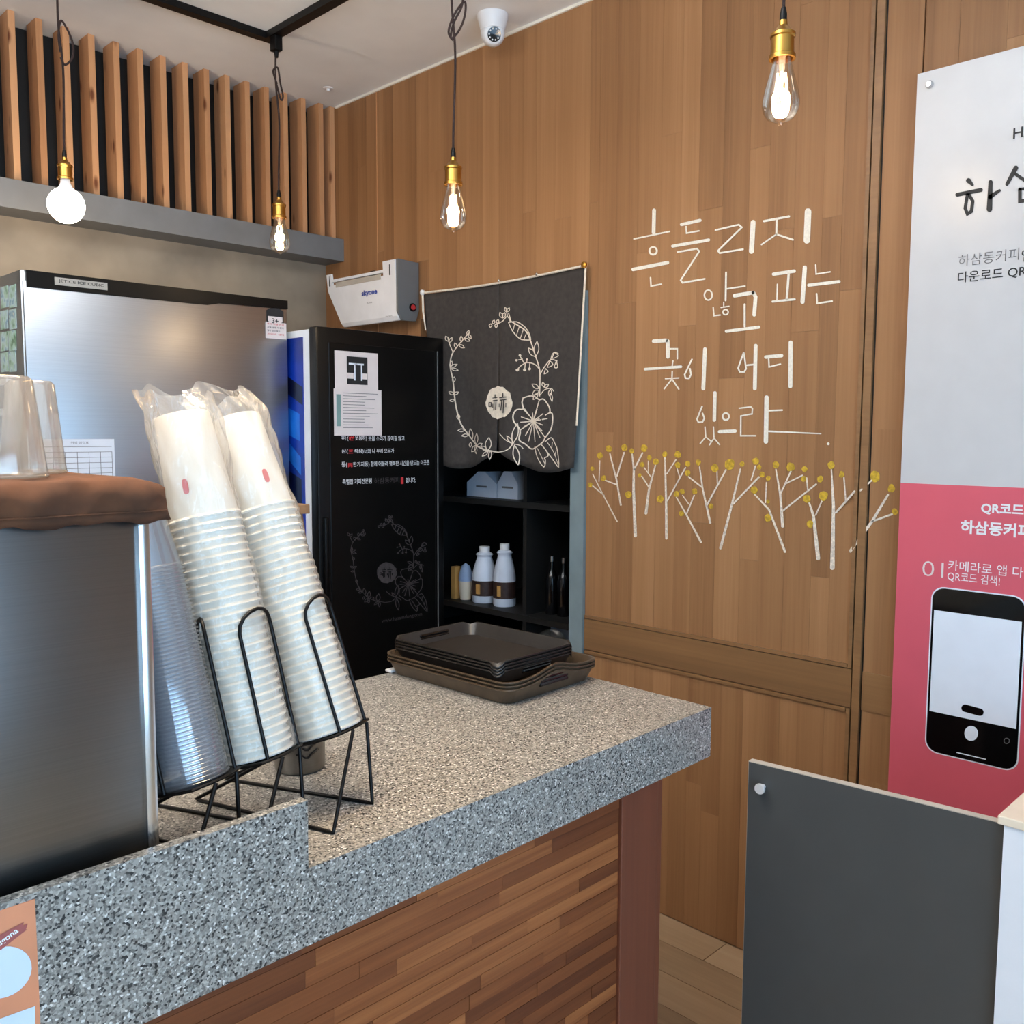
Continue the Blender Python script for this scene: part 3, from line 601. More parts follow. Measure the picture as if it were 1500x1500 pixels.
cw = solo('display_box', MB().box(IX0-0.012, IX0, min(A_.y, B_.y), max(A_.y, B_.y), B_.z-0.04, A_.z), M['white'], 'small white display box stuck low on the ice maker side', 'display')
part('screen', MB().box(IX0-0.0128, IX0-0.012, min(A_.y, B_.y)+0.018, max(A_.y, B_.y)-0.01, B_.z-0.02, A_.z-0.018), M['lens'], cw)
# ================================================================== BLACK FRIDGE
FX0, FX1, FY, FZ = 1.703, 2.254, 2.591, 1.842
fr = thing('display_fridge', 'tall black fridge with blue printed side and white verse on its door', 'fridge', ((FX0+FX1)/2, 2.9, 0))
part('body', MB().bbox(FX0+0.004, FX1-0.004, FY+0.05, 3.22, 0.05, FZ-0.006, 0.005), M['white'], fr, True, 30)
bs = part('side_print', MB().box(FX0+0.002, FX0+0.004, FY+0.085, 3.2, 0.08, FZ-0.03), M['blueside'], fr, label='blue printed side panel')
rb = random.Random(11)
zz = 0.5
while zz < FZ-0.16:
    y0 = FY+0.09+rb.uniform(0, 0.05); hh = rb.uniform(0.05, 0.10); mm = M['bluelight'] if rb.random() < 0.55 else M['bluedark']
    yl = rb.uniform(0.08, 0.2); part('print_block', MB().add([Vector((FX0+0.0015, y0, zz)), Vector((FX0+0.0015, y0+yl, zz+0.06)), Vector((FX0+0.0015, y0+yl, zz+0.06+hh)), Vector((FX0+0.0015, y0, zz+hh))], [(0, 1, 2, 3)]), mm, bs, fix=False); zz += rb.uniform(0.07, 0.13)
dr = part('door', MB().bbox(FX0, FX1, FY, FY+0.046, 0.09, FZ, 0.006), M['fridge_black'], fr, True, 30, 'black framed door')
part('door_inset', MB().bbox(FX0+0.045, FX1-0.045, FY-0.003, FY+0.002, 0.16, FZ-0.05, 0.002), M['fridge_black'], dr)
part('door_strip', MB().box(FX1-0.034, FX1-0.031, FY-0.004, FY-0.0005, 0.3, FZ-0.05), M['grey'], dr)
part('handle', MB().bbox(FX0+0.012, FX0+0.03, FY-0.018, FY, 0.92, onY(478, 757, FY).z, 0.006), M['fridge_black'], dr, True)
for xx in (FX0+0.06, FX1-0.06): part('foot', MB().lathe([(0.02, 0), (0.02, 0.09)], 12, Matrix.Translation((xx, FY+0.1, 0))), M['wire'], fr)
yD = FY-0.0036
def ftext(body, xa, ya, hpx, m, xb=None, bold=0.0, name='lettering'):
    p = onY(xa, ya, yD); q = onY(xa, ya-hpx, yD); wd_ = onY(xb, ya, yD).x-p.x if xb else None
    b = MB(); text(b, body, Vector((p.x, yD-0.0006, p.z)), EX, EZ, wd_, q.z-p.z, bold); return part(name, b, m, dr, fix=False)
def o7(x): return 480+x/6.25
def p7(y): return 500+y/6.25
ftext('하(', o7(125), p7(912), 7.5, M['text_white'], o7(190), 0.008); ftext('嚇', o7(196), p7(910), 6.5, M['text_red'], o7(246), 0.03); ftext('웃음하)', o7(250), p7(912), 7.5, M['text_white'], o7(358), 0.008); ftext('웃음 소리가 끊이질 않고', o7(372), p7(911), 7.5, M['text_white'], o7(702), 0.008)
ftext('삼(', o7(125), p7(1030), 7.5, M['text_white'], o7(186), 0.008); ftext('三', o7(190), p7(1026), 5.5, M['text_red'], o7(232), 0.03); ftext('석삼)', o7(240), p7(1030), 7.5, M['text_white'], o7(328), 0.008); ftext('너와 나 우리 모두가', o7(336), p7(1027), 7.0, M['text_white'], o7(606), 0.008)
ftext('동(', o7(127), p7(1158), 8.5, M['text_white'], o7(178), 0.008); ftext('同', o7(186), p7(1153), 6.0, M['text_red'], o7(226), 0.03); ftext('한가지동)', o7(232), p7(1155), 8.0, M['text_white'], o7(382), 0.008); ftext('함께 어울려 행복한 시간을 만드는 이곳은', o7(394), p7(1146), 7.5, M['text_white'], o7(930), 0.008)
ftext('특별한 커피전문점', o7(135), p7(1312), 8.0, M['text_white'], o7(402), 0.010); ftext('하삼동커피', o7(425), p7(1306), 9.0, M['faint_print'], o7(655), 0.0); ftext('입니다.', o7(715), p7(1298), 8.0, M['text_white'], o7(806), 0.01)
p = onY(o7(670), p7(1306), yD); q = onY(o7(692), p7(1242), yD)
sm = part('red_seal', MB().box(p.x, q.x, yD-0.0006, yD, p.z, q.z), M['text_red'], dr, label='small red seal mark')
ftext('www.hasamdong.com', 559, 914, 7, M['faint_print'], 618, 0.0)
# sheets taped on the door
def sheet(x0, y0, x1, y1, nm, lab, m=M['paper'], off=0.0):
    p = onY(x0, y1, yD); q = onY(x1, y0, yD)
    return solo(nm, MB().box(p.x, q.x, yD-0.0014-off, yD-0.0004-off, p.z, q.z), m, lab, 'paper sheet'), p, q
sh, p, q = sheet(490.5, 518, 553, 574, 'notice_sheet', 'upper paper on the fridge door with a dark picture of two white T shapes')
def inr(p, q, u0, v0, u1, v1, off, y=yD): return MB().box(p.x+(q.x-p.x)*u0, p.x+(q.x-p.x)*u1, y-off-0.0004, y-off, q.z-(q.z-p.z)*v1, q.z-(q.z-p.z)*v0)
part('picture', inr(p, q, 0.27, 0.12, 0.75, 0.8, 0.0014), M['text_black'], sh, label='dark photograph of two white T shapes')
for u in (0.40, 0.56):
    part('t_shape', MB().box(p.x+(q.x-p.x)*(u-0.085), p.x+(q.x-p.x)*(u+0.10), yD-0.0024, yD-0.0019, q.z-(q.z-p.z)*0.32, q.z-(q.z-p.z)*0.28).box(p.x+(q.x-p.x)*(u+0.035), p.x+(q.x-p.x)*(u+0.065), yD-0.0024, yD-0.0019, q.z-(q.z-p.z)*0.70, q.z-(q.z-p.z)*0.30), M['paper_white'], sh)
part('caption_box', inr(p, q, 0.28, 0.52, 0.42, 0.66, 0.0019), M['paper'], sh); part('caption_box', inr(p, q, 0.60, 0.52, 0.74, 0.66, 0.0019), M['paper'], sh)
sh2, p, q = sheet(489, 572, 558, 638, 'notice_sheet', 'lower paper on the fridge door with a green side column and text rows', off=0.0012)
part('side_column', inr(p, q, 0.05, 0.12, 0.14, 0.80, 0.0028), M['teal'], sh2)
b = MB()
for k in range(13):
    v = 0.08+k*0.062; u1 = 0.18+0.75*random.uniform(0.5, 1.0); bb = inr(p, q, 0.18, v, u1, v+0.012, 0.0028); b.add(bb.v, bb.f)
part('text_rows', b, M['text_grey'], sh2)
# ================================================================== BOTANICAL DRAWING (curtain and, faintly, the fridge door)
def leaf(c, l, w, ang):
    a = math.radians(ang); d = (math.cos(a), math.sin(a)); n = (-d[1], d[0]); pts = []
    for k in range(9):
        t = k/8; pts.append((c[0]+d[0]*l*t+n[0]*w*math.sin(math.pi*t), c[1]+d[1]*l*t+n[1]*w*math.sin(math.pi*t)))
    for k in range(1, 9):
        t = 1-k/8; pts.append((c[0]+d[0]*l*t-n[0]*w*math.sin(math.pi*t), c[1]+d[1]*l*t-n[1]*w*math.sin(math.pi*t)))
    return (6, *pts)
BOT = [(9,(540,350),(600,385),(660,430),(690,500),(720,590),(750,680),(760,740),(757,900)),(7,(450,372),(490,350),(520,318),(548,358)),(7,(512,270),(522,318)),(7,(548,352),(530,295)),
 (7,(530,362),(590,358),(650,398),(682,450),(690,488)),(7,(530,362),(560,425),(610,480),(650,490),(690,490)),(5,(575,372),(565,415)),(5,(610,385),(590,450)),(5,(640,405),(615,478)),(5,(662,432),(640,486)),
 leaf((728,610),108,18,-85),leaf((725,612),80,17,-130),(7,(755,705),(725,672),(665,655),(618,680),(596,708)),(6,(640,658),(612,605)),(6,(588,640),(630,630)),(6,(660,655),(662,635)),(6,(650,660),(645,705)),(6,(682,662),(680,700)),
 ('d',588,640,8),('d',612,603,9),('d',662,632,7),('d',645,708,11),('d',680,702,10),('d',595,710,11),
 (7,(760,745),(795,685),(840,635),(885,645)),(6,(838,638),(850,595),(872,580),(895,592)),(6,(865,582),(850,625),(895,605),(865,582)),(6,(835,645),(815,690),(855,672),(835,645)),(6,(880,645),(865,690),(890,690),(880,645)),(6,(802,700),(792,738),(820,722),(802,700)),
 leaf((752,845),62,14,-150),leaf((752,860),60,16,150),leaf((745,880),60,14,130),leaf((790,835),36,10,-105),leaf((795,838),36,10,-40),(6,(765,890),(795,855),(840,845),(860,865)),leaf((838,850),50,10,100),leaf((838,880),60,8,80),
 (9,(632,915),(680,900),(722,906),(755,928),(790,925),(828,980),(835,1020),(850,1030),(852,1090),(838,1150),(800,1205),(780,1240),(715,1282),(680,1285),(640,1250),(606,1222),(612,1150),(576,1090),(570,1040),(592,1000),(632,995),(625,950),(632,915)),
 (8,(755,930),(712,1060)),(8,(835,1020),(725,1080)),(7,(632,995),(700,1070)),(7,(612,1150),(690,1095)),(7,(800,1205),(715,1100)),('d',705,1085,22)]
for a, l in ((-125, 110), (-95, 60), (-70, 95), (-160, 90), (175, 90), (150, 80), (120, 120), (105, 150), (85, 150), (65, 130), (45, 100), (20, 80), (-10, 110), (-35, 95)):
    BOT.append((7,(705+14*math.cos(math.radians(a)),1085+14*math.sin(math.radians(a))),(705+l*math.cos(math.radians(a)),1085+l*math.sin(math.radians(a)))))
BOT += [(7,(715,1275),(738,1350),(790,1420),(802,1375),(795,1355),(822,1335),(800,1290),(770,1255)),(5,(740,1285),(775,1350),(800,1400)),(7,(800,1235),(842,1205),(868,1245),(890,1300),(902,1420),(850,1360),(800,1290)),(5,(815,1240),(860,1310),(895,1400)),(5,(850,1240),(845,1290)),(5,(880,1300),(868,1335)),
 leaf((570,1250),150,17,-80),leaf((572,1250),70,10,-125),(6,(475,1178),(520,1220),(570,1250)),(6,(570,1250),(610,1262),(628,1285)),leaf((580,1260),145,17,82),(7,(462,1312),(520,1302),(552,1280),(570,1250)),
 (9,(462,1312),(400,1300),(330,1280),(280,1250),(222,1180),(180,1110),(160,1040),(145,960),(135,880),(125,780),(105,690),(110,620),(125,580)),
 leaf((252,1220),80,15,-100),leaf((290,1255),80,15,-85),leaf((292,1262),65,16,135),leaf((300,1270),50,12,-25),leaf((285,1262),60,12,85),leaf((385,1300),95,20,-85),leaf((380,1300),50,12,-140),leaf((405,1300),65,10,95),leaf((390,1305),55,10,140),
 leaf((200,1150),40,10,175),leaf((222,1185),40,10,170),leaf((240,1240),35,9,100),leaf((162,1070),36,9,-90),leaf((140,930),36,8,170),leaf((132,890),40,10,-150),leaf((132,890),36,9,-30),leaf((128,800),40,10,-80),
 (7,(125,580),(100,525),(85,470)),(7,(125,580),(160,530),(235,440)),leaf((90,500),42,12,-120),leaf((95,510),42,10,-60),leaf((150,550),40,10,-110),leaf((165,525),45,10,30),leaf((185,505),42,10,-95),leaf((205,480),42,10,25),leaf((225,455),36,9,-70),leaf((235,450),36,9,60),
 leaf((108,690),50,9,-25),leaf((112,700),50,9,15),leaf((105,690),45,9,-75),leaf((400,372),26,10,100),leaf((415,372),28,10,-70),leaf((440,372),28,10,95),leaf((445,368),28,9,-70),leaf((485,330),45,12,-115),leaf((488,330),42,12,-70),leaf((515,285),34,10,-110),leaf((518,285),34,9,-60)]
def smooth2(s_):
    if s_[0] in ('d', 'o') or len(s_) < 4: return s_
    return (s_[0], *[(v.x, v.y) for v in spline([(p_[0], p_[1], 0) for p_ in s_[1:]], 3)])
BOT = [smooth2(s_) for s_ in BOT]
EMB = [(7,(397,950),(413,950),(413,976),(397,976),(397,950)),(8,(441,892),(441,915)),(7,(424,916),(456,912)),(7,(426,936),(458,932)),(7,(434,938),(432,1004)),(7,(448,938),(446,1000)),(5,(424,960),(424,985)),(9,(502,884),(502,905)),(7,(476,914),(526,908)),(7,(480,932),(526,927)),(8,(495,932),(488,1004)),(8,(510,930),(506,1024)),(5,(474,960),(474,980)),(5,(526,955),(526,980))]
XC = W-0.020
def curt_x(y, z):
    t = max(0.0, min(1.0, (2.03-z)/0.68)); s = (y-1.92)/0.79
    return XC - 0.010*t*math.sin(s*15+0.6)*t - 0.006*t*math.sin(s*34)*t - 0.004*t
def curtmap(off):
    def f(x, y):
        p = onX(x, y, XC); return Vector((curt_x(p.y, p.z)-off, p.y, p.z))
    return f
cu = thing('noren_curtain', 'charcoal split curtain with white flower wreath hung over the alcove', 'curtain', (XC, 2.3, 1.36))
NY, NZ = 66, 26
def curtain_half(y0f, y1f, slit_side):
    b = MB(); nn = 34
    for i in range(nn+1):
        s = i/nn
        for j in range(NZ+1):
            t = j/NZ
            ya, yb2 = y0f(t), y1f(t); yy = ya+(yb2-ya)*s
            zt = 2.020+(yy-1.92)/0.79*(-0.006)-0.006*math.sin((yy-1.92)/0.79*math.pi)
            zb = 1.385 - 0.03*math.sin(math.pi*min(1, max(0, s)))*1.0 + (0.045*(s if slit_side > 0 else (1-s))**2)
            b.v.append(Vector((curt_x(yy, zt+(zb-zt)*t), yy, zt+(zb-zt)*t)))
    for i in range(nn):
        for j in range(NZ): b.f.append((i*(NZ+1)+j, (i+1)*(NZ+1)+j, (i+1)*(NZ+1)+j+1, i*(NZ+1)+j+1))
    return b
ysl = onX(731, 620, XC).y
gap = lambda t: 0.0 if t < 0.72 else 0.008*((t-0.72)/0.28)
for nm, hb in (('right_flap', curtain_half(lambda t: 1.922+0.022*t, lambda t: ysl-gap(t), 1)), ('left_flap', curtain_half(lambda t: ysl+gap(t)*0.6, lambda t: 2.714-0.07*t, -1))):
    o = part('flap', hb, M['cloth_black'], cu, True, 180, fix=False); md = o.modifiers.new('thick', 'SOLIDIFY'); md.thickness = 0.0014; md.offset = 0
strokes('wreath_print', BOT, 640, 400, 5, M['cloth_print'], cu, 'white line drawing of a flower wreath', curtmap(0.0022))
rgE = random.Random(5)
em = part('emblem', MB().blob((640+468/5, 400+948/5), 19.6, 23.6, curtmap(0.0040), 30, 0.05, 0, rgE), M['cloth_print'], cu, label='round cream emblem with a dark character', fix=False)
strokes('emblem_character', EMB, 640, 400, 5, M['cloth_black'], em, None, curtmap(0.0065))
rope = [Vector((XC-0.006, 1.915+0.80*k/20, 2.024-0.010*math.sin(math.pi*k/20)-0.004*k/20)) for k in range(21)]
part('hanging_rope', MB().tube(rope, 0.004, 8), M['cloth_print'], cu, True)
part('side_hem', MB().add([Vector((XC-0.004-0.012*k/10, 1.918+0.02*k/10-(0.008 if s else 0), 2.02-0.50*k/10)) for k in range(11) for s in (0, 1)], [(2*k, 2*k+1, 2*k+3, 2*k+2) for k in range(10)]), M['cloth_print'], cu, fix=False)
part('rope_end', MB().tube([Vector((XC-0.006, 2.715, 2.02)), Vector((XC-0.012, 2.705, 1.95)), Vector((XC-0.008, 2.695, 1.88))], [0.004, 0.004, 0.002], 6), M['cloth_print'], cu)
for yv, zv, mm in ((2.714, 2.021, M['white']), (1.917, 2.026, M['brass']), (2.3, 2.018, M['chrome']), (2.12, 2.02, M['chrome'])):
    part('pin', MB().lathe([(0.010 if mm != M['chrome'] else 0.005, -0.002), (0.010 if mm != M['chrome'] else 0.005, 0.006), (0.0, 0.009)], 12, Matrix.Translation((XC-0.006, yv, zv)) @ Matrix.Rotation(math.radians(-90), 4, 'Y')), mm, cu)
def doormap(x, y):
    fx = 514+(x-661)*0.70; fy = 755+(y-450)*0.60; p = onY(fx, fy, yD); return Vector((p.x, yD-0.0008, p.z))
strokes('wreath_print', [((s[0], *s[1:]) if s[0] in ('d', 'o') else (7.5, *s[1:])) for s in BOT], 640, 400, 5, M['faint_print'], dr, 'faint grey flower wreath', doormap)
em = part('emblem', MB().blob((640+478/5, 400+948/5), 21, 25, lambda x, y: doormap(x, y)+Vector((0, -0.0003, 0)), 30, 0.05, 0, rgE), M['faint_print'], dr, label='faint grey emblem', fix=False)
strokes('emblem_character', [(9, *s_[1:]) for s_ in EMB], 642, 400, 5, M['fridge_black'], dr, None, lambda x, y: doormap(x, y)+Vector((0, -0.0006, 0)))
# ================================================================== ALCOVE SHELF AND ITS CONTENTS
XS = W+0.12
ZS1 = onX(705, 729, XS+0.02).z; ZS2 = onX(705, 885, XS+0.02).z
sf = thing('shelf_unit', 'black shelf unit inside the dark alcove below the curtain', 'shelf', (XS+0.2, 2.4, 0))
YD0 = onX(771, 820, XS).y
for zz in (ZS1, ZS2, 0.70, 0.1): part('shelf_board', MB().box(XS-0.02, XS+0.4, 1.95, 2.94, zz-0.022, zz), M['black'], sf)
for yy in (1.94, YD0-0.01, 2.935): part('upright', MB().box(XS-0.01, XS+0.4, yy, yy+0.018, 0, 1.98), M['black'], sf)
def on_shelf(px0, px1, z): a, b_ = onX(px0, 800, XS+0.05).y, onX(px1, 800, XS+0.05).y; return min(a, b_), max(a, b_), z
for n, (x0, x1, ytop) in enumerate(((684, 727, 690), (728.5, 758, 690))):
    y0, y1, z = on_shelf(x0, x1, ZS1); h = onX(x0, ytop, XS+0.05).z-z; bo = thing('milk_carton', ['left white gable-top carton on the top alcove shelf', 'right white gable-top carton on the top alcove shelf'][n], 'carton', (XS+0.1, (y0+y1)/2, z), 'cartons in the alcove')
    ym = (y0+y1)/2
    part('body', MB().prism([Vector((XS+0.05, y0, z)), Vector((XS+0.05, y1, z)), Vector((XS+0.05, y1, z+h*0.55)), Vector((XS+0.05, ym+0.02, z+h)), Vector((XS+0.05, ym-0.02, z+h)), Vector((XS+0.05, y0, z+h*0.55))], (0.09, 0, 0)), M['bottle_white'], bo)
    part('printed_label', MB().box(XS+0.0492, XS+0.0499, ym-0.03, ym+0.03, z+h*0.38, z+h*0.45), M['text_grey'], bo)
for n, (x0, x1, yt) in enumerate(((690, 719, 801), (720.5, 747.5, 797))):
    y0, y1, z = on_shelf(x0, x1, ZS2); r = (y1-y0)/2*0.88; h = onX((x0+x1)/2, yt, XS+0.05).z-z; mx = Matrix.Translation((XS+0.07, (y0+y1)/2, z))
    bo = thing('syrup_bottle', ['left white bottle with a dark brown label on the alcove shelf', 'right white bottle with a dark brown label on the alcove shelf'][n], 'bottle', (XS+0.07, (y0+y1)/2, z), 'white bottles in the alcove')
    part('body', MB().lathe([(r*0.94, 0), (r, 0.006), (r, h*0.42), (r*0.97, h*0.5), (r*0.8, h*0.66), (r*0.62, h*0.78), (r*0.58, h*0.82), (r*0.7, h*0.86), (r*0.6, h*0.88), (r*0.42, h*0.9)], 24, mx), M['bottle_white'], bo, True)
    part('cap', MB().lathe([(r*0.42, h*0.88), (r*0.42, h), (0, h)], 18, mx), M['white'], bo, True)
    part('label_band', MB().lathe([(r*1.01, h*0.13), (r*1.012, h*0.4)], 24, mx, cap=False), M['label_brown'], bo, True, label='dark brown printed label')
    part('label_picture', MB().lathe([(r*1.02, h*0.17), (r*1.02, h*0.33)], 24, mx, cap=False) if False else MB().box(XS+0.07-r*1.03, XS+0.07-r*0.9, (y0+y1)/2-r*0.45, (y0+y1)/2-r*0.1, z+h*0.17, z+h*0.34), M['yellowcard'], bo)
y0, y1, z = on_shelf(669, 688, ZS2)
solo('paper_packet', MB().box(XS+0.02, XS+0.05, y1-0.022, y1, z, z+0.13), M['yellowcard'], 'thin tan packet edge at the left of the alcove shelf', 'packet')
pk = thing('oval_pouch', 'blue and cream oval pouch beside the white bottles', 'pouch', (XS+0.04, y0+0.03, z))
pcx = y0+0.024
part('pouch', MB().lathe([(0.0, 0.0), (0.022, 0.0), (0.028, 0.05), (0.026, 0.1), (0.016, 0.135), (0.0, 0.146)], 20, Matrix.Translation((XS+0.05, pcx, z))), M['cream'], pk, True)
part('upper_print', MB().lathe([(0.0285, 0.075), (0.0275, 0.1), (0.0175, 0.134), (0.0, 0.147)], 20, Matrix.Translation((XS+0.05, pcx, z))), M['paleblue'], pk, True)
for n in range(4):
    yy = YD0-0.055-n*0.058
    if yy < 1.99: break
    h = 0.22; mx = Matrix.Translation((XS+0.08, yy, ZS2)); bo = thing('dark_bottle', '%s dark glass bottle right of the shelf divider' % ['first', 'second', 'third', 'fourth'][n], 'bottle', (XS+0.08, yy, ZS2), 'dark bottles in the alcove')
    part('glass', MB().lathe([(0.022, 0), (0.024, 0.004), (0.024, 0.13), (0.018, 0.15), (0.009, 0.165), (0.008, 0.2), (0.0, 0.2)], 18, mx), M['glassdark'], bo, True); part('cap', MB().lathe([(0.0095, 0.195), (0.0095, 0.215), (0, 0.215)], 12, mx), M['chrome'], bo, True)
y0, y1, z = on_shelf(776, 834, 0.70); ZBN = ZS2-0.022-0.012
solo('storage_bin', MB().bbox(XS+0.125, XS+0.34, y0, y1, 0.7005, ZBN, 0.015), M['paleblue'], 'pale blue plastic bin low in the alcove', 'bin', True)
solo('plastic_bundle', MB().lathe([(0.0, 0.0), (0.05, 0.0), (0.06, 0.03), (0.045, 0.06), (0.02, 0.075), (0.0, 0.078)], 14, Matrix.Translation((XS+0.055, (y0+y1)/2-0.01, 0.7005))), M['tumbler'], 'crumpled clear plastic bundle in front of the pale blue bin', 'bundle', True)
# ================================================================== FLY TRAP ON THE WOODEN WALL
yn = onX(614, 420, W).y; xt = onY(581, 380, yn).x; zt = onY(581, 379, yn).z; zb = onY(586, 460, yn).z; xb = onY(586, 462, yn).x
yf = onX(478, 400, xt).y; yf2 = onX(502, 478, xb).y
ft = thing('fly_trap', 'white and grey wall-mounted insect trap above the black fridge', 'insect trap', (W-0.1, (yn+yf)/2, zb))
e = 0.018
prof = [(xt, zt), (xt+0.004, zt-0.07), (xb-0.012, zb+0.03), (xb+0.014, zb)]
def strip(y0, y1, pr, th=0.008, nm='front', m=M['white'], par=ft, lab=None):
    poly = [Vector((x_, y0, z_)) for x_, z_ in pr] + [Vector((x_+th, y0, z_-0.001)) for x_, z_ in pr[::-1]]
    return part(nm, MB().prism(poly, (0, y1-y0, 0)), m, par, label=lab)
ya, yb3 = yn+0.012, (yf+yf2)/2+0.01
body = [Vector((xt+0.010, ya, zt-0.05)), Vector((W-0.002, ya, zt-0.05)), Vector((W-0.002, ya, zb+0.006)), Vector((xb+0.02, ya, zb+0.006)), Vector((xb, ya, zb+0.04))]
part('housing', MB().prism(body, (0, yf2-ya-0.02, 0)), M['grey'], ft)
zm = zt-0.052
zb2 = onX(502, 479, xb).z; zb = min(zb, zb2)
prL = [(xt+0.003, zm), (xt+0.004, zt-0.075), (xb-0.003, zb+0.014), (xb+0.006, zb)]
fp = MB(); yfs = [yf-0.003, yf-0.006, yf2+0.006, yf2]
for (x_, z_), ye in zip(prL, yfs): fp.v += [Vector((x_, ya, z_)), Vector((x_, ye, z_)), Vector((x_+0.009, ye, z_-0.001)), Vector((x_+0.009, ya, z_-0.001))]
for i in range(3):
    for k in range(4): fp.f.append((4*i+k, 4*i+(k+1) % 4, 4*i+4+(k+1) % 4, 4*i+4+k))
fp.f += [(0, 1, 2, 3), (12, 13, 14, 15)]
part('front_panel', fp, M['white'], ft); yb3 = yf-0.003
strip(ya, ya+0.075, [(xt, zt), (xt+0.003, zm)], nm='front_prong'); strip(yb3-0.035, yb3, [(xt-0.002, zt-0.008), (xt+0.003, zm)], nm='front_prong')
strip(ya+0.075, yb3-0.035, [(xt+0.001, zt-0.030), (xt+0.002, zt-0.040)], nm='cross_bar')
part('slot', MB().box(xt+0.0015, xt+0.004, ya+0.09, yb3-0.06, zm-0.012, zm+0.008), M['edge_light'], ft)
for yy in (ya+0.03, yb3-0.02): part('slit', MB().box(xt-0.0015, xt+0.003, yy, yy+0.002, zt-0.055, zt-0.015), M['text_black'], ft)
part('fan_cap', MB().bbox(xt+0.03, xt+0.05, ya+0.17, ya+0.2, zm, zm+0.035, 0.004), M['wire'], ft)
cap = [Vector((xt+0.006, yn, zt+0.002)), Vector((W-0.002, yn, zt-0.002)), Vector((W-0.002, yn, zb+0.04)), Vector((W-0.016, yn, zb)), Vector((xb+0.012, yn, zb-0.002)), Vector((xb-0.008, yn, zb+0.03))]
ec = part('end_cap', MB().prism(cap, (0, 0.012, 0)), M['grey'], ft, label='grey plastic end cap')
rx = onY(604, 444, yn).x; part('power_switch', MB().lathe([(0.0, 0.0), (0.016, 0.0), (0.016, 0.004), (0.0, 0.004)], 18, Matrix.Translation((rx, yn-0.004, zb+0.05)) @ Matrix.Rotation(math.radians(-90), 4, 'X')), M['wire'], ec)
part('switch_button', MB().lathe([(0.0, 0.0), (0.010, 0.0), (0.010, 0.007), (0.0, 0.007)], 18, Matrix.Translation((rx, yn-0.0071, zb+0.05)) @ Matrix.Rotation(math.radians(-90), 4, 'X')), M['redknob'], ec)
mid = (prL[1][0]+prL[2][0])/2; n_ = Vector((-(prL[1][1]-prL[2][1]), 0, -(prL[2][0]-prL[1][0]))).normalized()
ezp = (Vector((prL[1][0]-prL[2][0], 0, prL[1][1]-prL[2][1]))).normalized()
def ptp(u, t): return Vector((prL[2][0], 0, prL[2][1])) + ezp*((Vector((prL[1][0], 0, prL[1][1]))-Vector((prL[2][0], 0, prL[2][1]))).length*t) + n_*0.002 + Vector((0, u, 0))
b = MB(); text(b, 'skyone', ptp(ya+0.215, 0.66), -EY, ezp, 0.10, 0.026, 0.03); part('lettering', b, M['logo_blue'], ft, fix=False)
b = MB(); text(b, 'SK-3000', ptp(ya+0.185, 0.46), -EY, ezp, 0.035, 0.005); text(b, 'MADE IN', ptp(ya+0.07, 0.0), -EY, ezp, 0.04, 0.005); part('small_print', b, M['text_grey'], ft, fix=False)
# ================================================================== COUNTER
FRx, FRy = 1.533, 0.962; FLx = 0.599; YBK = 1.612; SL = (0.962-0.945)/(FRx-FLx)
def fy(x_): return FRy - SL*(FRx-x_)
XE = -0.9
wt = thing('counter_worktop', 'speckled granite counter worktop with a deep front edge', 'worktop', (0.5, 1.3, 0.86))
part('slab', MB().prism([Vector((FRx, FRy, 0.925)), Vector((FRx, YBK, 0.925)), Vector((XE, YBK, 0.925)), Vector((XE, fy(XE), 0.925))], (0, 0, CT-0.925)), M['granite'], wt)
part('front_fascia', MB().prism([Vector((FRx, FRy, 0.8605)), Vector((FRx, FRy+0.02, 0.8605)), Vector((XE, fy(XE)+0.02, 0.8605)), Vector((XE, fy(XE), 0.8605))], (0, 0, 0.0645)), M['granite'], wt)
part('end_fascia', MB().box(FRx-0.02, FRx, FRy+0.02, YBK, 0.8605, 0.925), M['granite'], wt)
part('raised_upstand', MB().prism([Vector((FLx, fy(FLx), CT)), Vector((FLx, fy(FLx)+0.014, CT)), Vector((XE, fy(XE)+0.014, CT)), Vector((XE, fy(XE), CT))], (0, 0, 0.087)), M['granite'], wt, label='raised granite lip along the counter front')
BX1 = 1.374; BY = fy(1.3)+0.02
cb = thing('counter_cabinet', 'counter front clad in reddish brown wood strips with a corner post', 'counter', (0.5, 1.3, 0))
part('carcass', MB().box(XE+0.02, BX1-0.01, BY+0.015, YBK-0.03, 0.0, 0.925), M['plank'], cb)
XP0 = 1.264
part('corner_post', MB().bbox(XP0, BX1, BY-0.006, BY+0.05, 0, 0.8995, 0.002), M['post'], cb, label='smooth reddish corner post')
part('end_board', MB().bbox(BX1, 1.404, BY+0.006, YBK-0.03, 0, 0.9, 0.002), M['post'], cb)
rp = random.Random(21)
zz = 0.9
while zz > 0.42:
    z0 = zz-0.0235; xx = XP0-rp.uniform(0.02, 0.3); first = True; xr = XP0-0.0005
    while xr > 0.1:
        ln = rp.uniform(0.06, 0.32) if first else rp.uniform(0.16, 0.42); first = False; xl = max(xr-ln, 0.08); d = rp.uniform(0, 0.0012)
        piece('wood_strip', M['plank'], xl+0.0003, xr-0.0003, BY+d, BY+0.015, z0+0.0003, zz-0.0003, cb); xr = xl
    zz = z0
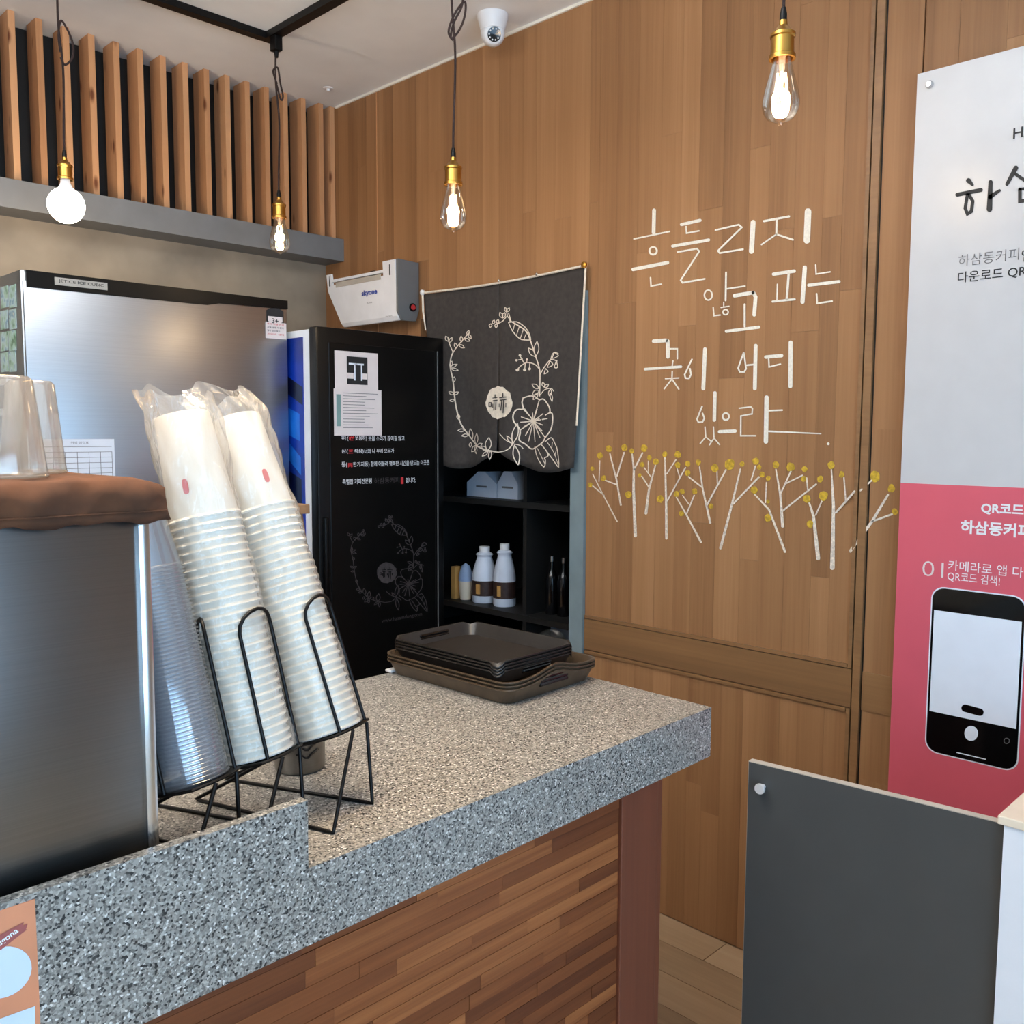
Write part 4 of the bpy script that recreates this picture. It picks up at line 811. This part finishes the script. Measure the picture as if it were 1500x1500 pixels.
# menu poster stuck on the lip
yq = fy(0.3)-0.0012
p = onY(51, 1317, yq); q = onY(51, 1480, yq)
dp = thing('dalgona_poster', 'orange drink poster on the granite lip at the lower left', 'poster', (p.x-0.1, yq, q.z-0.05))
part('sheet', MB().box(p.x-0.26, p.x, yq-0.0006, yq+0.0006, q.z-0.06, p.z), M['orange'], dp)
qm = ymap(yq, 0.0011)
part('pale_band', MB().add([qm(51, 1473), qm(51, 1530), qm(-40, 1560), qm(-40, 1506)], [(0, 1, 2, 3)]), M['poster_sky'], dp, fix=False)
b = MB(); b.blob((2, 1424), 46, 36, qm, 28, 0, math.radians(-28)); part('cup_picture', b, M['poster_sky'], dp, label='pale blue cup shape', fix=False)
part('ribbon', MB().add([ymap(yq, 0.0015)(*k) for k in ((-30, 1402), (-30, 1384), (34, 1350), (33, 1355), (40, 1352), (37, 1361), (40, 1360), (32, 1366), (0, 1391))], [tuple(range(9))]), M['ribbon'], dp, fix=False)
b = MB(); d0 = qm(-12, 1396); d1 = qm(28, 1366); ex = (d1-d0).normalized(); ey = Vector((-ex.z, 0, ex.x)); text(b, 'Dalgona', Vector((d0.x, yq-0.0019, d0.z)), ex, ey, (d1-d0).length, 0.008, 0.02); part('lettering', b, M['text_white'], dp, fix=False)
# ================================================================== STEEL BOX WITH BROWN CLOTH
SX1, SY0, SY1 = 0.424, 0.972, 1.26; SX0 = -0.12; SZ = 1.432
sb = thing('steel_box', 'brushed steel machine housing on the counter under a brown cloth', 'steel box', ((SX0+SX1)/2, 1.1, CT))
part('housing', MB().bbox(SX0, SX1-0.006, SY0+0.002, SY1, CT, SZ, 0.003), M['steel_dark'], sb, True, 30)
part('front_edge_strip', MB().bbox(SX1-0.013, SX1, SY0-0.002, SY0+0.012, CT, SZ-0.002, 0.002), M['chrome'], sb, True, 30, 'bright folded steel edge')
clb = MB(); nx, prof_n = 60, 0
rc = random.Random(2)
ph_ = [rc.uniform(0, 6.28) for _ in range(8)]
def wob(u, k): return 0.0022*math.sin(u*38+ph_[k])+0.0018*math.sin(u*71+ph_[k+1])+0.0012*math.sin(u*123+ph_[k+2])
rows = []
Y0c, Y1c, ZTc, ZHc = SY0-0.010, SY1+0.012, SZ+0.014, 1.404
for i in range(nx+1):
    u = i/nx; xx = SX0-0.012+(SX1+0.014-SX0+0.012)*u; r = []
    endd = max(0, (u-0.96)/0.04)
    top = ZTc - 0.007*endd**2 + 0.002*math.sin(u*9)
    for (yy, z_) in ((Y0c-0.001, ZHc+wob(u, 0)*0.6), (Y0c-0.004+wob(u, 0), ZHc+0.006), (Y0c-0.001+wob(u, 1), ZHc+0.010), (Y0c-0.003+wob(u, 2)*1.6, ZHc+0.022), (Y0c-0.002+wob(u, 3)*1.4, top-0.013), (Y0c+0.004, top-0.003), (Y0c+0.016, top+wob(u, 4)*0.5), ((Y0c+Y1c)/2, top+wob(u, 3)*0.6), (Y1c-0.01, top), (Y1c, top-0.01), (Y1c, ZHc)):
        r.append(Vector((xx, yy, z_)))
    rows.append(r)
for r in rows: clb.v += r
m_ = len(rows[0])
for i in range(nx):
    for j in range(m_-1): clb.f.append((i*m_+j, (i+1)*m_+j, (i+1)*m_+j+1, i*m_+j+1))
st = len(clb.v); last = rows[-1]; clb.v += [Vector((v.x+0.003, v.y+(0.006 if k < 5 else -0.006), min(v.z, ZHc) if 0 < k < m_-1 else ZHc)) for k, v in enumerate(last)]
lowrow = [Vector((SX1+0.016+0.001*math.sin(k), v.y, ZHc)) for k, v in enumerate(last)]
clb.v = clb.v[:st] + lowrow
for j in range(m_-1): clb.f.append((nx*m_+j, nx*m_+j+1, st+j+1, st+j))
bc = solo('brown_cloth', clb, M['cloth_brown'], 'crumpled brown cloth draped over the steel box', 'cloth', True, 180, fix=True)
md = bc.modifiers.new('thick', 'SOLIDIFY'); md.thickness = 0.002; md.offset = 1
part('hem', MB().tube([bc.location*0+Vector((r[1].x, r[1].y-0.0018, ZHc+0.010)) for r in rows], 0.0011, 6), M['cloth_brown'], bc)
# two clear tumblers upside down on the cloth
ZK = SZ+0.018
def tumbler_mesh(h, r0, r1): return [(r0, 0.0), (r0+0.001, 0.002), (r0*0.985, 0.014), (r1, h-0.004), (r1-0.004, h), (0.0, h-0.001)]
for n, (px, wd_, lab) in enumerate(((6, 0.040, 'front clear tumbler upside down on the brown cloth, cut by the left edge'), (48, 0.034, 'clear plastic tumbler upside down on the brown cloth, right of its twin'))):
    yy = 1.045 if n == 0 else 1.125; c = onY(px, 660, yy); tm = thing('clear_tumbler', lab, 'tumbler', (c.x, yy, ZK), 'tumblers on the brown cloth')
    h = 0.105; part('cup', MB().lathe(tumbler_mesh(h, wd_, wd_*0.74), 28, Matrix.Translation((c.x, yy, ZK)), cap=False), M['tumbler'], tm, True)
    part('rim', MB().tube([Vector((c.x+wd_*math.cos(t), yy+wd_*math.sin(t), ZK+0.0022)) for t in [2*math.pi*k/28 for k in range(28)]], 0.0016, 6, closed=True), M['tumbler'], tm, True)
# ================================================================== CUP RACKS, CUPS AND BAGS
VB = Vector((-0.355, 0.935, 0)).normalized(); VU = Vector((VB.y, -VB.x, 0))
def rack(C, th, label, short=False, guards=((-90, 36), (-90-132, 20), (-90+132, 20))):
    t = thing('cup_rack', label, 'cup rack', (C.x, C.y, CT), 'black wire cup racks on the counter')
    ax = VB*math.sin(th)+EZ*math.cos(th); bk = VB*math.cos(th)-EZ*math.sin(th)
    def loc(a, b_, h): return C + VU*a + bk*b_ + ax*h
    pl = []
    for k in range(24):
        a = 2*math.pi*k/24; r = 0.050/max(abs(math.cos(a)), abs(math.sin(a)))**0.45; pl.append(loc(r*math.cos(a), r*math.sin(a), -0.003))
    part('plate', MB().prism(pl, ax*0.0022), M['wire'], t, True, 30)
    part('plate_rim', MB().tube([v+ax*0.001 for v in pl], 0.0022, 6, closed=True), M['wire'], t, True)
    for cen, half in guards:
        A0, A1 = math.radians(cen-half), math.radians(cen+half); r = 0.0535; H = 0.185
        pts = [loc(r*math.cos(A0), r*math.sin(A0), 0.0), loc(r*math.cos(A0), r*math.sin(A0), H-0.02)]
        for k in range(1, 8):
            f_ = k/8; a = A0+(A1-A0)*(1-math.cos(math.pi*f_))/2; pts.append(loc(r*math.cos(a), r*math.sin(a), H-0.02+0.028*math.sin(math.pi*f_)))
        pts += [loc(r*math.cos(A1), r*math.sin(A1), H-0.02), loc(r*math.cos(A1), r*math.sin(A1), 0.0)]
        part('guard_wire', MB().tube(pts, 0.0026, 7), M['wire'], t, True, 80)
    ln = 0.07 if short else 0.255
    for (fx, fyv), (sx_, sy_), tp in (((0.037, -0.053), (-0.109, 0.243), loc(0.030, -0.046, -0.004)), ((-0.059, -0.095), (-0.082, 0.244), loc(-0.012, -0.051, -0.004))):
        f0 = Vector((C.x+fx, max(C.y+fyv, fy(C.x)+0.022), CT+0.0028)); k = ln/0.265; f1 = f0+Vector((sx_*k, sy_*k, 0)); up = loc(0.02 if fx > 0 else -0.03, 0.046, -0.004) if not short else f1+Vector((0, 0, 0.03))
        if short: f1.x = max(f1.x, SX1+0.012)
        pts = [tp, f0+(tp-f0)*0.06, f0, f0+(f1-f0)*0.03, f1-(f1-f0)*0.03, f1, f1+(up-f1)*0.06, up]
        part('leg_frame', MB().tube(pts, 0.0027, 7), M['wire'], t, True, 80)
    return ax
RCUP = 0.0462
cup_prof = [(RCUP*0.94, 0.0), (RCUP+0.0008, 0.0004), (RCUP+0.0024, 0.0026), (RCUP+0.0010, 0.0048), (RCUP-0.0014, 0.0060), (RCUP*0.78, 0.143), (RCUP*0.76, 0.145), (RCUP*0.70, 0.145), (RCUP*0.68, 0.139), (0.0, 0.139)]
cup_me = mesh('paper_cup', MB().lathe(cup_prof, 32, cap=False), M['paper_cup'], True, 35)
pet_prof = [(0.0445, 0.0), (0.0472, 0.0006), (0.0478, 0.002), (0.0464, 0.0034), (0.0448, 0.004), (0.034, 0.10), (0.032, 0.102), (0.0, 0.1005)]
pet_me = mesh('clear_cup', MB().lathe(pet_prof, 32, cap=False), M['pet'], True, 35)
def orient(ax): return ax.to_track_quat('Z', 'Y').to_matrix().to_4x4()
def stack(C, ax, n, pitch, me, name, lab, toplab, cat, group):
    r = orient(ax); out = []
    for k in range(n):
        o = bpy.data.objects.new(name, me); COL.objects.link(o); o.matrix_world = Matrix.Translation(C+ax*(0.0005+pitch*k)) @ r @ Matrix.Rotation(k*0.7, 4, 'Z')
        tag(o, toplab if k == n-1 else lab, cat, group); out.append(o)
    return out
PITCH = [0.011]
def bag(C, ax, length, label, seed, peak, lean=Vector((0, 0, 0)), tail=0.05, r0=0.0508):
    rb_ = random.Random(seed); n, mr = 72, 230; r = orient(ax).to_3x3(); ph = [rb_.uniform(0, 6.28) for _ in range(12)]; b = MB()
    X, Y = r @ Vector((1, 0, 0)), r @ Vector((0, 1, 0))
    az = {k: math.atan2((peak).dot(Y), (peak).dot(X)) for k in (0,)}[0]
    for i in range(mr+1):
        t = i/mr
        for k in range(n):
            a = 2*math.pi*k/n
            tl = tail*(0.35+0.65*(0.5+0.5*math.cos(a-az))**1.5) + 0.006*math.sin(3*a+ph[0]) + 0.004*math.sin(7*a+ph[1])
            L_ = length+tl; s = 0.002+(L_-0.002)*t
            rr = r0 - 0.004*(s/length)
            over = max(0.0, s-(length-0.09))
            rr -= 0.012*min(over, 0.09)
            wr_ = 0.0011*math.sin(5*a+ph[2]+s*30)+0.0009*math.sin(9*a+ph[3]-s*52)+0.0007*math.sin(14*a+ph[4]+s*80)+0.0010*math.sin(s*60+ph[5]+2*a)
            wr_ *= 1+2.0*min(1, max(0, (s-0.28)/0.2))
            wr_ = max(wr_, -0.0012)
            if s < length-0.145: wr_ += 0.0007*math.cos(2*math.pi*(s-0.0031)/PITCH[0])      # sleeve clings to the rims
            p_ = C + ax*s + (X*math.cos(a)+Y*math.sin(a))*(rr+wr_)
            if s > length: p_ += (lean*((s-length)/max(tail, 1e-3))**1.4)
            b.v.append(p_)
    for i in range(mr):
        for k in range(n): b.f.append((i*n+k, i*n+(k+1) % n, (i+1)*n+(k+1) % n, (i+1)*n+k))
    return solo('plastic_bag', b, M['bag'], label, 'bag', True, 180, group='plastic sleeves around the cup stacks', fix=True)
def seal(o, size, zc, az):
    """red printed mark on the cup wall"""
    b = MB(); 
    for k in range(2):
        pass
    zr = lambda z: RCUP-0.0009+(RCUP*0.78-RCUP+0.0009)*(z-0.0065)/0.1365
    vs = []; n = 12
    for k in range(n):
        t = 2*math.pi*k/n; dz = 0.0105*math.sin(t); da = 0.095*math.copysign(abs(math.cos(t))**0.5, math.cos(t)); z_ = zc+dz; rr = zr(z_)+0.0005; vs.append(Vector((rr*math.cos(az+da), rr*math.sin(az+da), z_)))
    b.add(vs, [tuple(range(n))]); me = mesh('red_mark', b, M['text_red'], fix=False); q_ = bpy.data.objects.new('red_mark', me); COL.objects.link(q_); q_.parent = o; q_['label'] = 'small red printed mark'
CZ = 1.065
for key, px, top, th, n, lr, lb_, gr in (('R', (482, 1072), (345, 612), 19.0, 30, 'black wire rack holding the right-hand white cups', 'right', 'paper cups in the right stack'),
                                         ('L', (378, 1106), (265, 606), 14.5, 30, 'black wire rack holding the middle stack of white cups', 'left', 'paper cups in the left stack')):
    C = onZ(px[0], px[1], CZ); T = None; best = 1e9
    for L_ in [0.40+0.005*k for k in range(25)]:
        for tt in [th-4+0.5*k for k in range(17)]:
            a_ = VB*math.sin(math.radians(tt))+EZ*math.cos(math.radians(tt)); P_ = C+a_*L_-EYE; dd = P_.dot(FW); e_ = (750+FPX*P_.dot(RT)/dd-top[0])**2+(750-FPX*P_.dot(UP)/dd-top[1])**2
            if e_ < best: best, T = e_, (L_, tt)
    L_, tt = T; ax = rack(C, math.radians(tt), lr)
    pitch = (L_-0.146)/(n-1); PITCH[0] = pitch
    cups = stack(C, ax, n, pitch, cup_me, 'paper_cup', 'white paper cup nested upside down in the %s bagged stack' % lb_, 'topmost upturned white paper cup of the %s bagged stack' % lb_, 'paper cup', gr)
    inv = (orient(ax) @ Matrix.Rotation((n-1)*0.7, 4, 'Z')).to_3x3().inverted(); d_ = inv @ (EYE-C); seal(cups[-1], 0.01, 0.045, math.atan2(d_.y, d_.x)+(-0.35 if key == 'L' else 0.45))
    toc = -RT
    if key == 'L': bag(C, ax, L_, 'clear crinkled plastic sleeve around the left stack of white cups', 4, -RT, -RT*0.004, 0.045)
    else: bag(C, ax, L_, 'clear crinkled plastic sleeve around the right stack of white cups', 9, -RT*0.3+FW, -RT*0.045, 0.06)
C = onZ(280, 1143, CZ); ax = rack(C, math.radians(14.5), 'black wire rack holding the clear cups beside the steel box', True, ((-197, 26), (-30, 20), (75, 20)))
stack(C, ax, 52, 0.0052, pet_me, 'clear_cup', 'clear plastic cup nested in the stack beside the steel box', 'topmost clear plastic cup beside the steel box', 'plastic cup', 'clear cups beside the steel box')
# measuring pitcher and small dish behind the racks
pc = onZ(433, 1128, CT); pc = pc + Vector((0.012, 0.006, 0))
mp_ = thing('milk_pitcher', 'small steel pitcher with black wavy marks behind the cup racks', 'pitcher', (pc.x, pc.y, CT))
PMX = Matrix.Translation((pc.x, pc.y, CT))
part('body', MB().lathe([(0.0, 0.001), (0.037, 0.0), (0.040, 0.004), (0.040, 0.085), (0.0415, 0.088), (0.0385, 0.088), (0.0385, 0.004), (0.0, 0.004)], 32, PMX, cap=False), M['steel_dark'], mp_, True, 40)
dcam = (EYE-Vector((pc.x, pc.y, CT))); azc = math.atan2(dcam.y, dcam.x)
for k in range(4):
    pts = []
    for j in range(9):
        u = j/8; da = -0.15+0.95*u; dz = -0.008*math.exp(-((u-0.45)/0.16)**2)+(0.004 if u > 0.75 else 0)*(u-0.75)*4; a = azc+da; pts.append(Vector((pc.x+0.0404*math.cos(a), pc.y+0.0404*math.sin(a), CT+0.072-k*0.0125+dz)))
    part('volume_mark', MB().tube(pts, 0.0013, 5), M['wire'], mp_)
dcx = onZ(345, 1128, CT)
solo('white_dish', MB().lathe([(0.0, 0.0), (0.03, 0.0), (0.043, 0.012), (0.044, 0.013), (0.03, 0.004), (0.0, 0.003)], 28, Matrix.Translation((dcx.x+0.012, dcx.y+0.05, CT)), cap=False), M['white'], 'shallow white dish half hidden under the cup racks', 'dish', True)
# ================================================================== TRAYS
def tray(cx, cy, z, lx, ly, h, m, lab, group, wavy=False, rot=0.0):
    """outline loops with sloped sides; hand holes at the two short (y) ends"""
    mx = Matrix.Translation((cx, cy, z)) @ Matrix.Rotation(rot, 4, 'Z')
    def loop(ex, ey, r, zf):
        pts = []
        for sx_, sy_, a0 in ((1, 1, 0), (-1, 1, 90), (-1, -1, 180), (1, -1, 270)):
            for k in range(7): a = math.radians(a0+90*k/6); pts.append((sx_*(ex-r)+r*math.cos(a), sy_*(ey-r)+r*math.sin(a)))
        # add midpoints along the straight sides
        out = []
        for i in range(len(pts)):
            p, q = pts[i], pts[(i+1) % len(pts)]; out.append(p); d = math.hypot(q[0]-p[0], q[1]-p[1])
            if d > 0.08:
                for k in range(1, 10): out.append((p[0]+(q[0]-p[0])*k/10, p[1]+(q[1]-p[1])*k/10))
        return [mx @ Vector((x_, y_, zf(x_, y_))) for x_, y_ in out]
    s = h*0.55
    if wavy: top = lambda x_, y_: h + (0.016*math.exp(-(x_/0.05)**2) if abs(y_) > ly/2-0.012 else 0.0)
    else:
        def top(x_, y_):
            cxn = max(0, 1-abs(abs(x_)-lx/2)/0.022-0)*max(0, 1-abs(abs(y_)-ly/2)/0.022); return h-0.75*h*min(1, cxn*1.6)
    Ls = [loop(lx/2-s-0.002, ly/2-s-0.002, 0.02, lambda a, b_: 0.0), loop(lx/2-s, ly/2-s, 0.022, lambda a, b_: 0.001), loop(lx/2-0.004, ly/2-0.004, 0.03, lambda a, b_: top(a, b_)-0.002), loop(lx/2, ly/2, 0.032, lambda a, b_: top(a, b_)-0.001), loop(lx/2, ly/2, 0.032, lambda a, b_: top(a, b_)+0.0015), loop(lx/2-0.005, ly/2-0.005, 0.03, lambda a, b_: top(a, b_)+0.001), loop(lx/2-s-0.002, ly/2-s-0.002, 0.022, lambda a, b_: 0.004), loop(lx/2-s-0.006, ly/2-s-0.006, 0.02, lambda a, b_: 0.0032)]
    b = MB(); n = len(Ls[0])
    for l in Ls: b.v += l
    for i in range(len(Ls)-1):
        for k in range(n): b.f.append((i*n+k, i*n+(k+1) % n, (i+1)*n+(k+1) % n, (i+1)*n+k))
    b.f.append(tuple(range(n))[::-1]); b.f.append(tuple(range((len(Ls)-1)*n, len(Ls)*n)))
    t = thing('serving_tray', lab, 'tray', (cx, cy, z), group)
    part('pan', b, m, t, True, 35)
    for sg in (1, -1):
        yy = sg*(ly/2-s*0.55)
        hb = MB().bbox(-0.045, 0.045, -0.0035, 0.0035, -0.006, 0.006, 0.003, 2, mx @ Matrix.Translation((0, yy-sg*0.0002, h*0.55+0.002+(0.006 if wavy else 0))) @ Matrix.Rotation(sg*math.radians(-55+90) if False else sg*math.radians(28), 4, 'X'))
        part('hand_hole', hb, M['lens'], t)
    return t
tF, tL, tR = onZ(735, 1027, CT), onZ(603, 985, CT), onZ(838, 1003, CT)
tcx = (tL.x+tR.x)/2+0.012; tcy = (tL.y+tR.y)/2+0.012
LX = 0.300; LY = 0.385; rt = math.radians(2.0)
for k in range(3): tray(tcx, tcy, CT+0.0005+0.0075*k, LX, LY, 0.032, M['tray_brown'], ['bottom brown wavy-handled tray of the stack on the granite counter', 'middle brown wavy-handled tray of the stack', 'top brown wavy-handled tray, directly under the black trays'][k], 'brown serving trays', True, rt)
zb_ = CT+0.0005+0.0075*2+0.0045
for k in range(4): tray(tcx-0.012, tcy+0.012, zb_+0.0065*k+0.012, LX-0.045, LY-0.05, 0.030, M['tray_black'], ['lowest black tray resting in the brown trays', 'second black tray from the bottom', 'third black tray from the bottom', 'uppermost black tray of the stack on the granite counter'][k], 'black serving trays', False, rt)
wc = onZ(576, 985, CT)
solo('white_cloth', MB().bbox(wc.x-0.01, wc.x+0.04, wc.y-0.004, wc.y+0.018, CT+0.0002, CT+0.007, 0.003), M['white'], 'sliver of folded white cloth behind the tray stack', 'cloth', True)
# ================================================================== BACK WORK TABLE AND CARDBOARD BOX
wk = thing('work_table', 'low steel work table behind the counter in front of the ice maker', 'table', (1.1, 2.15, 0))
part('table_top', MB().bbox(0.8, 1.34, 1.95, 2.4, 0.76, 0.8, 0.004), M['steel_dark'], wk)
for x_ in (0.84, 1.30):
    for y_ in (1.99, 2.36): part('leg', MB().tube([Vector((x_, y_, 0)), Vector((x_, y_, 0.76))], 0.015, 10), M['chrome'], wk)
kb = onY(446, 752, 2.15); kt = onY(448, 738, 2.15); kl = onY(458, 840, 2.15)
cbx = thing('cardboard_box', 'brown cardboard box with an open flap behind the right cup stack', 'box', (kb.x-0.1, 2.2, 0.8))
slp = (kl.x-kb.x)/(kb.z-kl.z)
part('carton', MB().prism([Vector((kb.x-0.006-0.22, 2.15, kb.z)), Vector((kb.x-0.006, 2.15, kb.z)), Vector((kb.x+slp*(kb.z-0.8), 2.15, 0.8)), Vector((kb.x-0.26, 2.15, 0.8))], (0, 0.2, 0)), M['cardboard'], cbx)
part('flap', MB().bbox(kb.x-0.24, kt.x, 2.13, 2.36, kb.z+0.0005, kt.z, 0.002), M['cardboard'], cbx)
# ================================================================== GATE AND WHITE CABINET ON THE RIGHT
GZ = 0.86
g0, g1 = onZ(1097, 1115, GZ), onZ(1473, 1207, GZ)
gd = (g1-g0); gl = gd.length; gd.normalize(); gn = Vector((gd.y, -gd.x, 0)); 
if gn.x < 0: gn = -gn
gt = thing('swing_gate', 'dark grey waist-high gate panel beside the counter end', 'gate', ((g0.x+g1.x)/2, (g0.y+g1.y)/2, 0))
def gbox(a0, a1, d0, d1, z0, z1): return MB().prism([Vector((g0.x, g0.y, z0))+gd*a0+gn*d0, Vector((g0.x, g0.y, z0))+gd*a1+gn*d0, Vector((g0.x, g0.y, z0))+gd*a1+gn*d1, Vector((g0.x, g0.y, z0))+gd*a0+gn*d1], (0, 0, z1-z0))
part('panel', gbox(0, gl, 0, 0.018, 0.0, GZ-0.0012), M['gate'], gt)
part('edge_banding', gbox(0, gl, 0.001, 0.018, GZ-0.0012, GZ), M['edge_light'], gt, label='pale edge strip'); part('edge_banding', gbox(-0.0012, 0, 0.001, 0.018, 0.0, GZ), M['edge_light'], gt)
r_ = ray(1118, 1152); gp = Vector((g0.x, g0.y, 0)); tq = (gp-EYE).dot(gn)/r_.dot(gn); kc = EYE+r_*tq
krot = (-gn).to_track_quat('Z', 'Y').to_matrix().to_4x4()
part('knob', MB().lathe([(0.005, 0.0), (0.005, 0.008), (0.0095, 0.012), (0.0105, 0.016), (0.0095, 0.019), (0.0, 0.0195)], 20, Matrix.Translation(kc) @ krot), M['knob'], gt, True, 40, 'round chrome knob')
k0 = onZ(1461, 1195, 0.876)
cbw = thing('white_cabinet', 'white cabinet with a cream top at the right edge beside the gate', 'cabinet', (k0.x+0.2, k0.y-0.3, 0))
part('body', MB().box(k0.x+0.004, k0.x+0.5, k0.y-0.8, g1.y-0.001, 0.0, 0.862), M['cab_white'], cbw)
part('cream_top', MB().bbox(k0.x, k0.x+0.52, k0.y-0.82, k0.y, 0.8622, 0.877, 0.002), M['cream'], cbw)
hc_ = onZ(1500, 1198, 0.877)
part('cut_out', MB().lathe([(0.012, 0.0), (0.012, 0.001)], 20, Matrix.Translation((hc_.x+0.006, hc_.y-0.012, 0.877))), M['cardboard'], cbw)
# housings of the added fill lamps over kitchen and counter, outside the frame
for xx, yy, lab in ((-0.75, 1.75, 'added unseen fill lamp over the kitchen side'), (0.5, 1.08, 'added unseen fill lamp over the granite counter')):
    t = thing('fill_lamp', lab, 'fill lamp', (xx, yy, 2.42), 'added fill lamps')
    part('body', MB().bbox(xx-0.57, xx+0.57, yy-0.09, yy+0.09, 2.42, 2.48, 0.006), M['white'], t)
    for dx in (-0.5, 0.5): part('cable', MB().tube([Vector((xx+dx, yy, 2.48)), Vector((xx+dx, yy, ZC))], 0.002, 6), M['wire'], t)
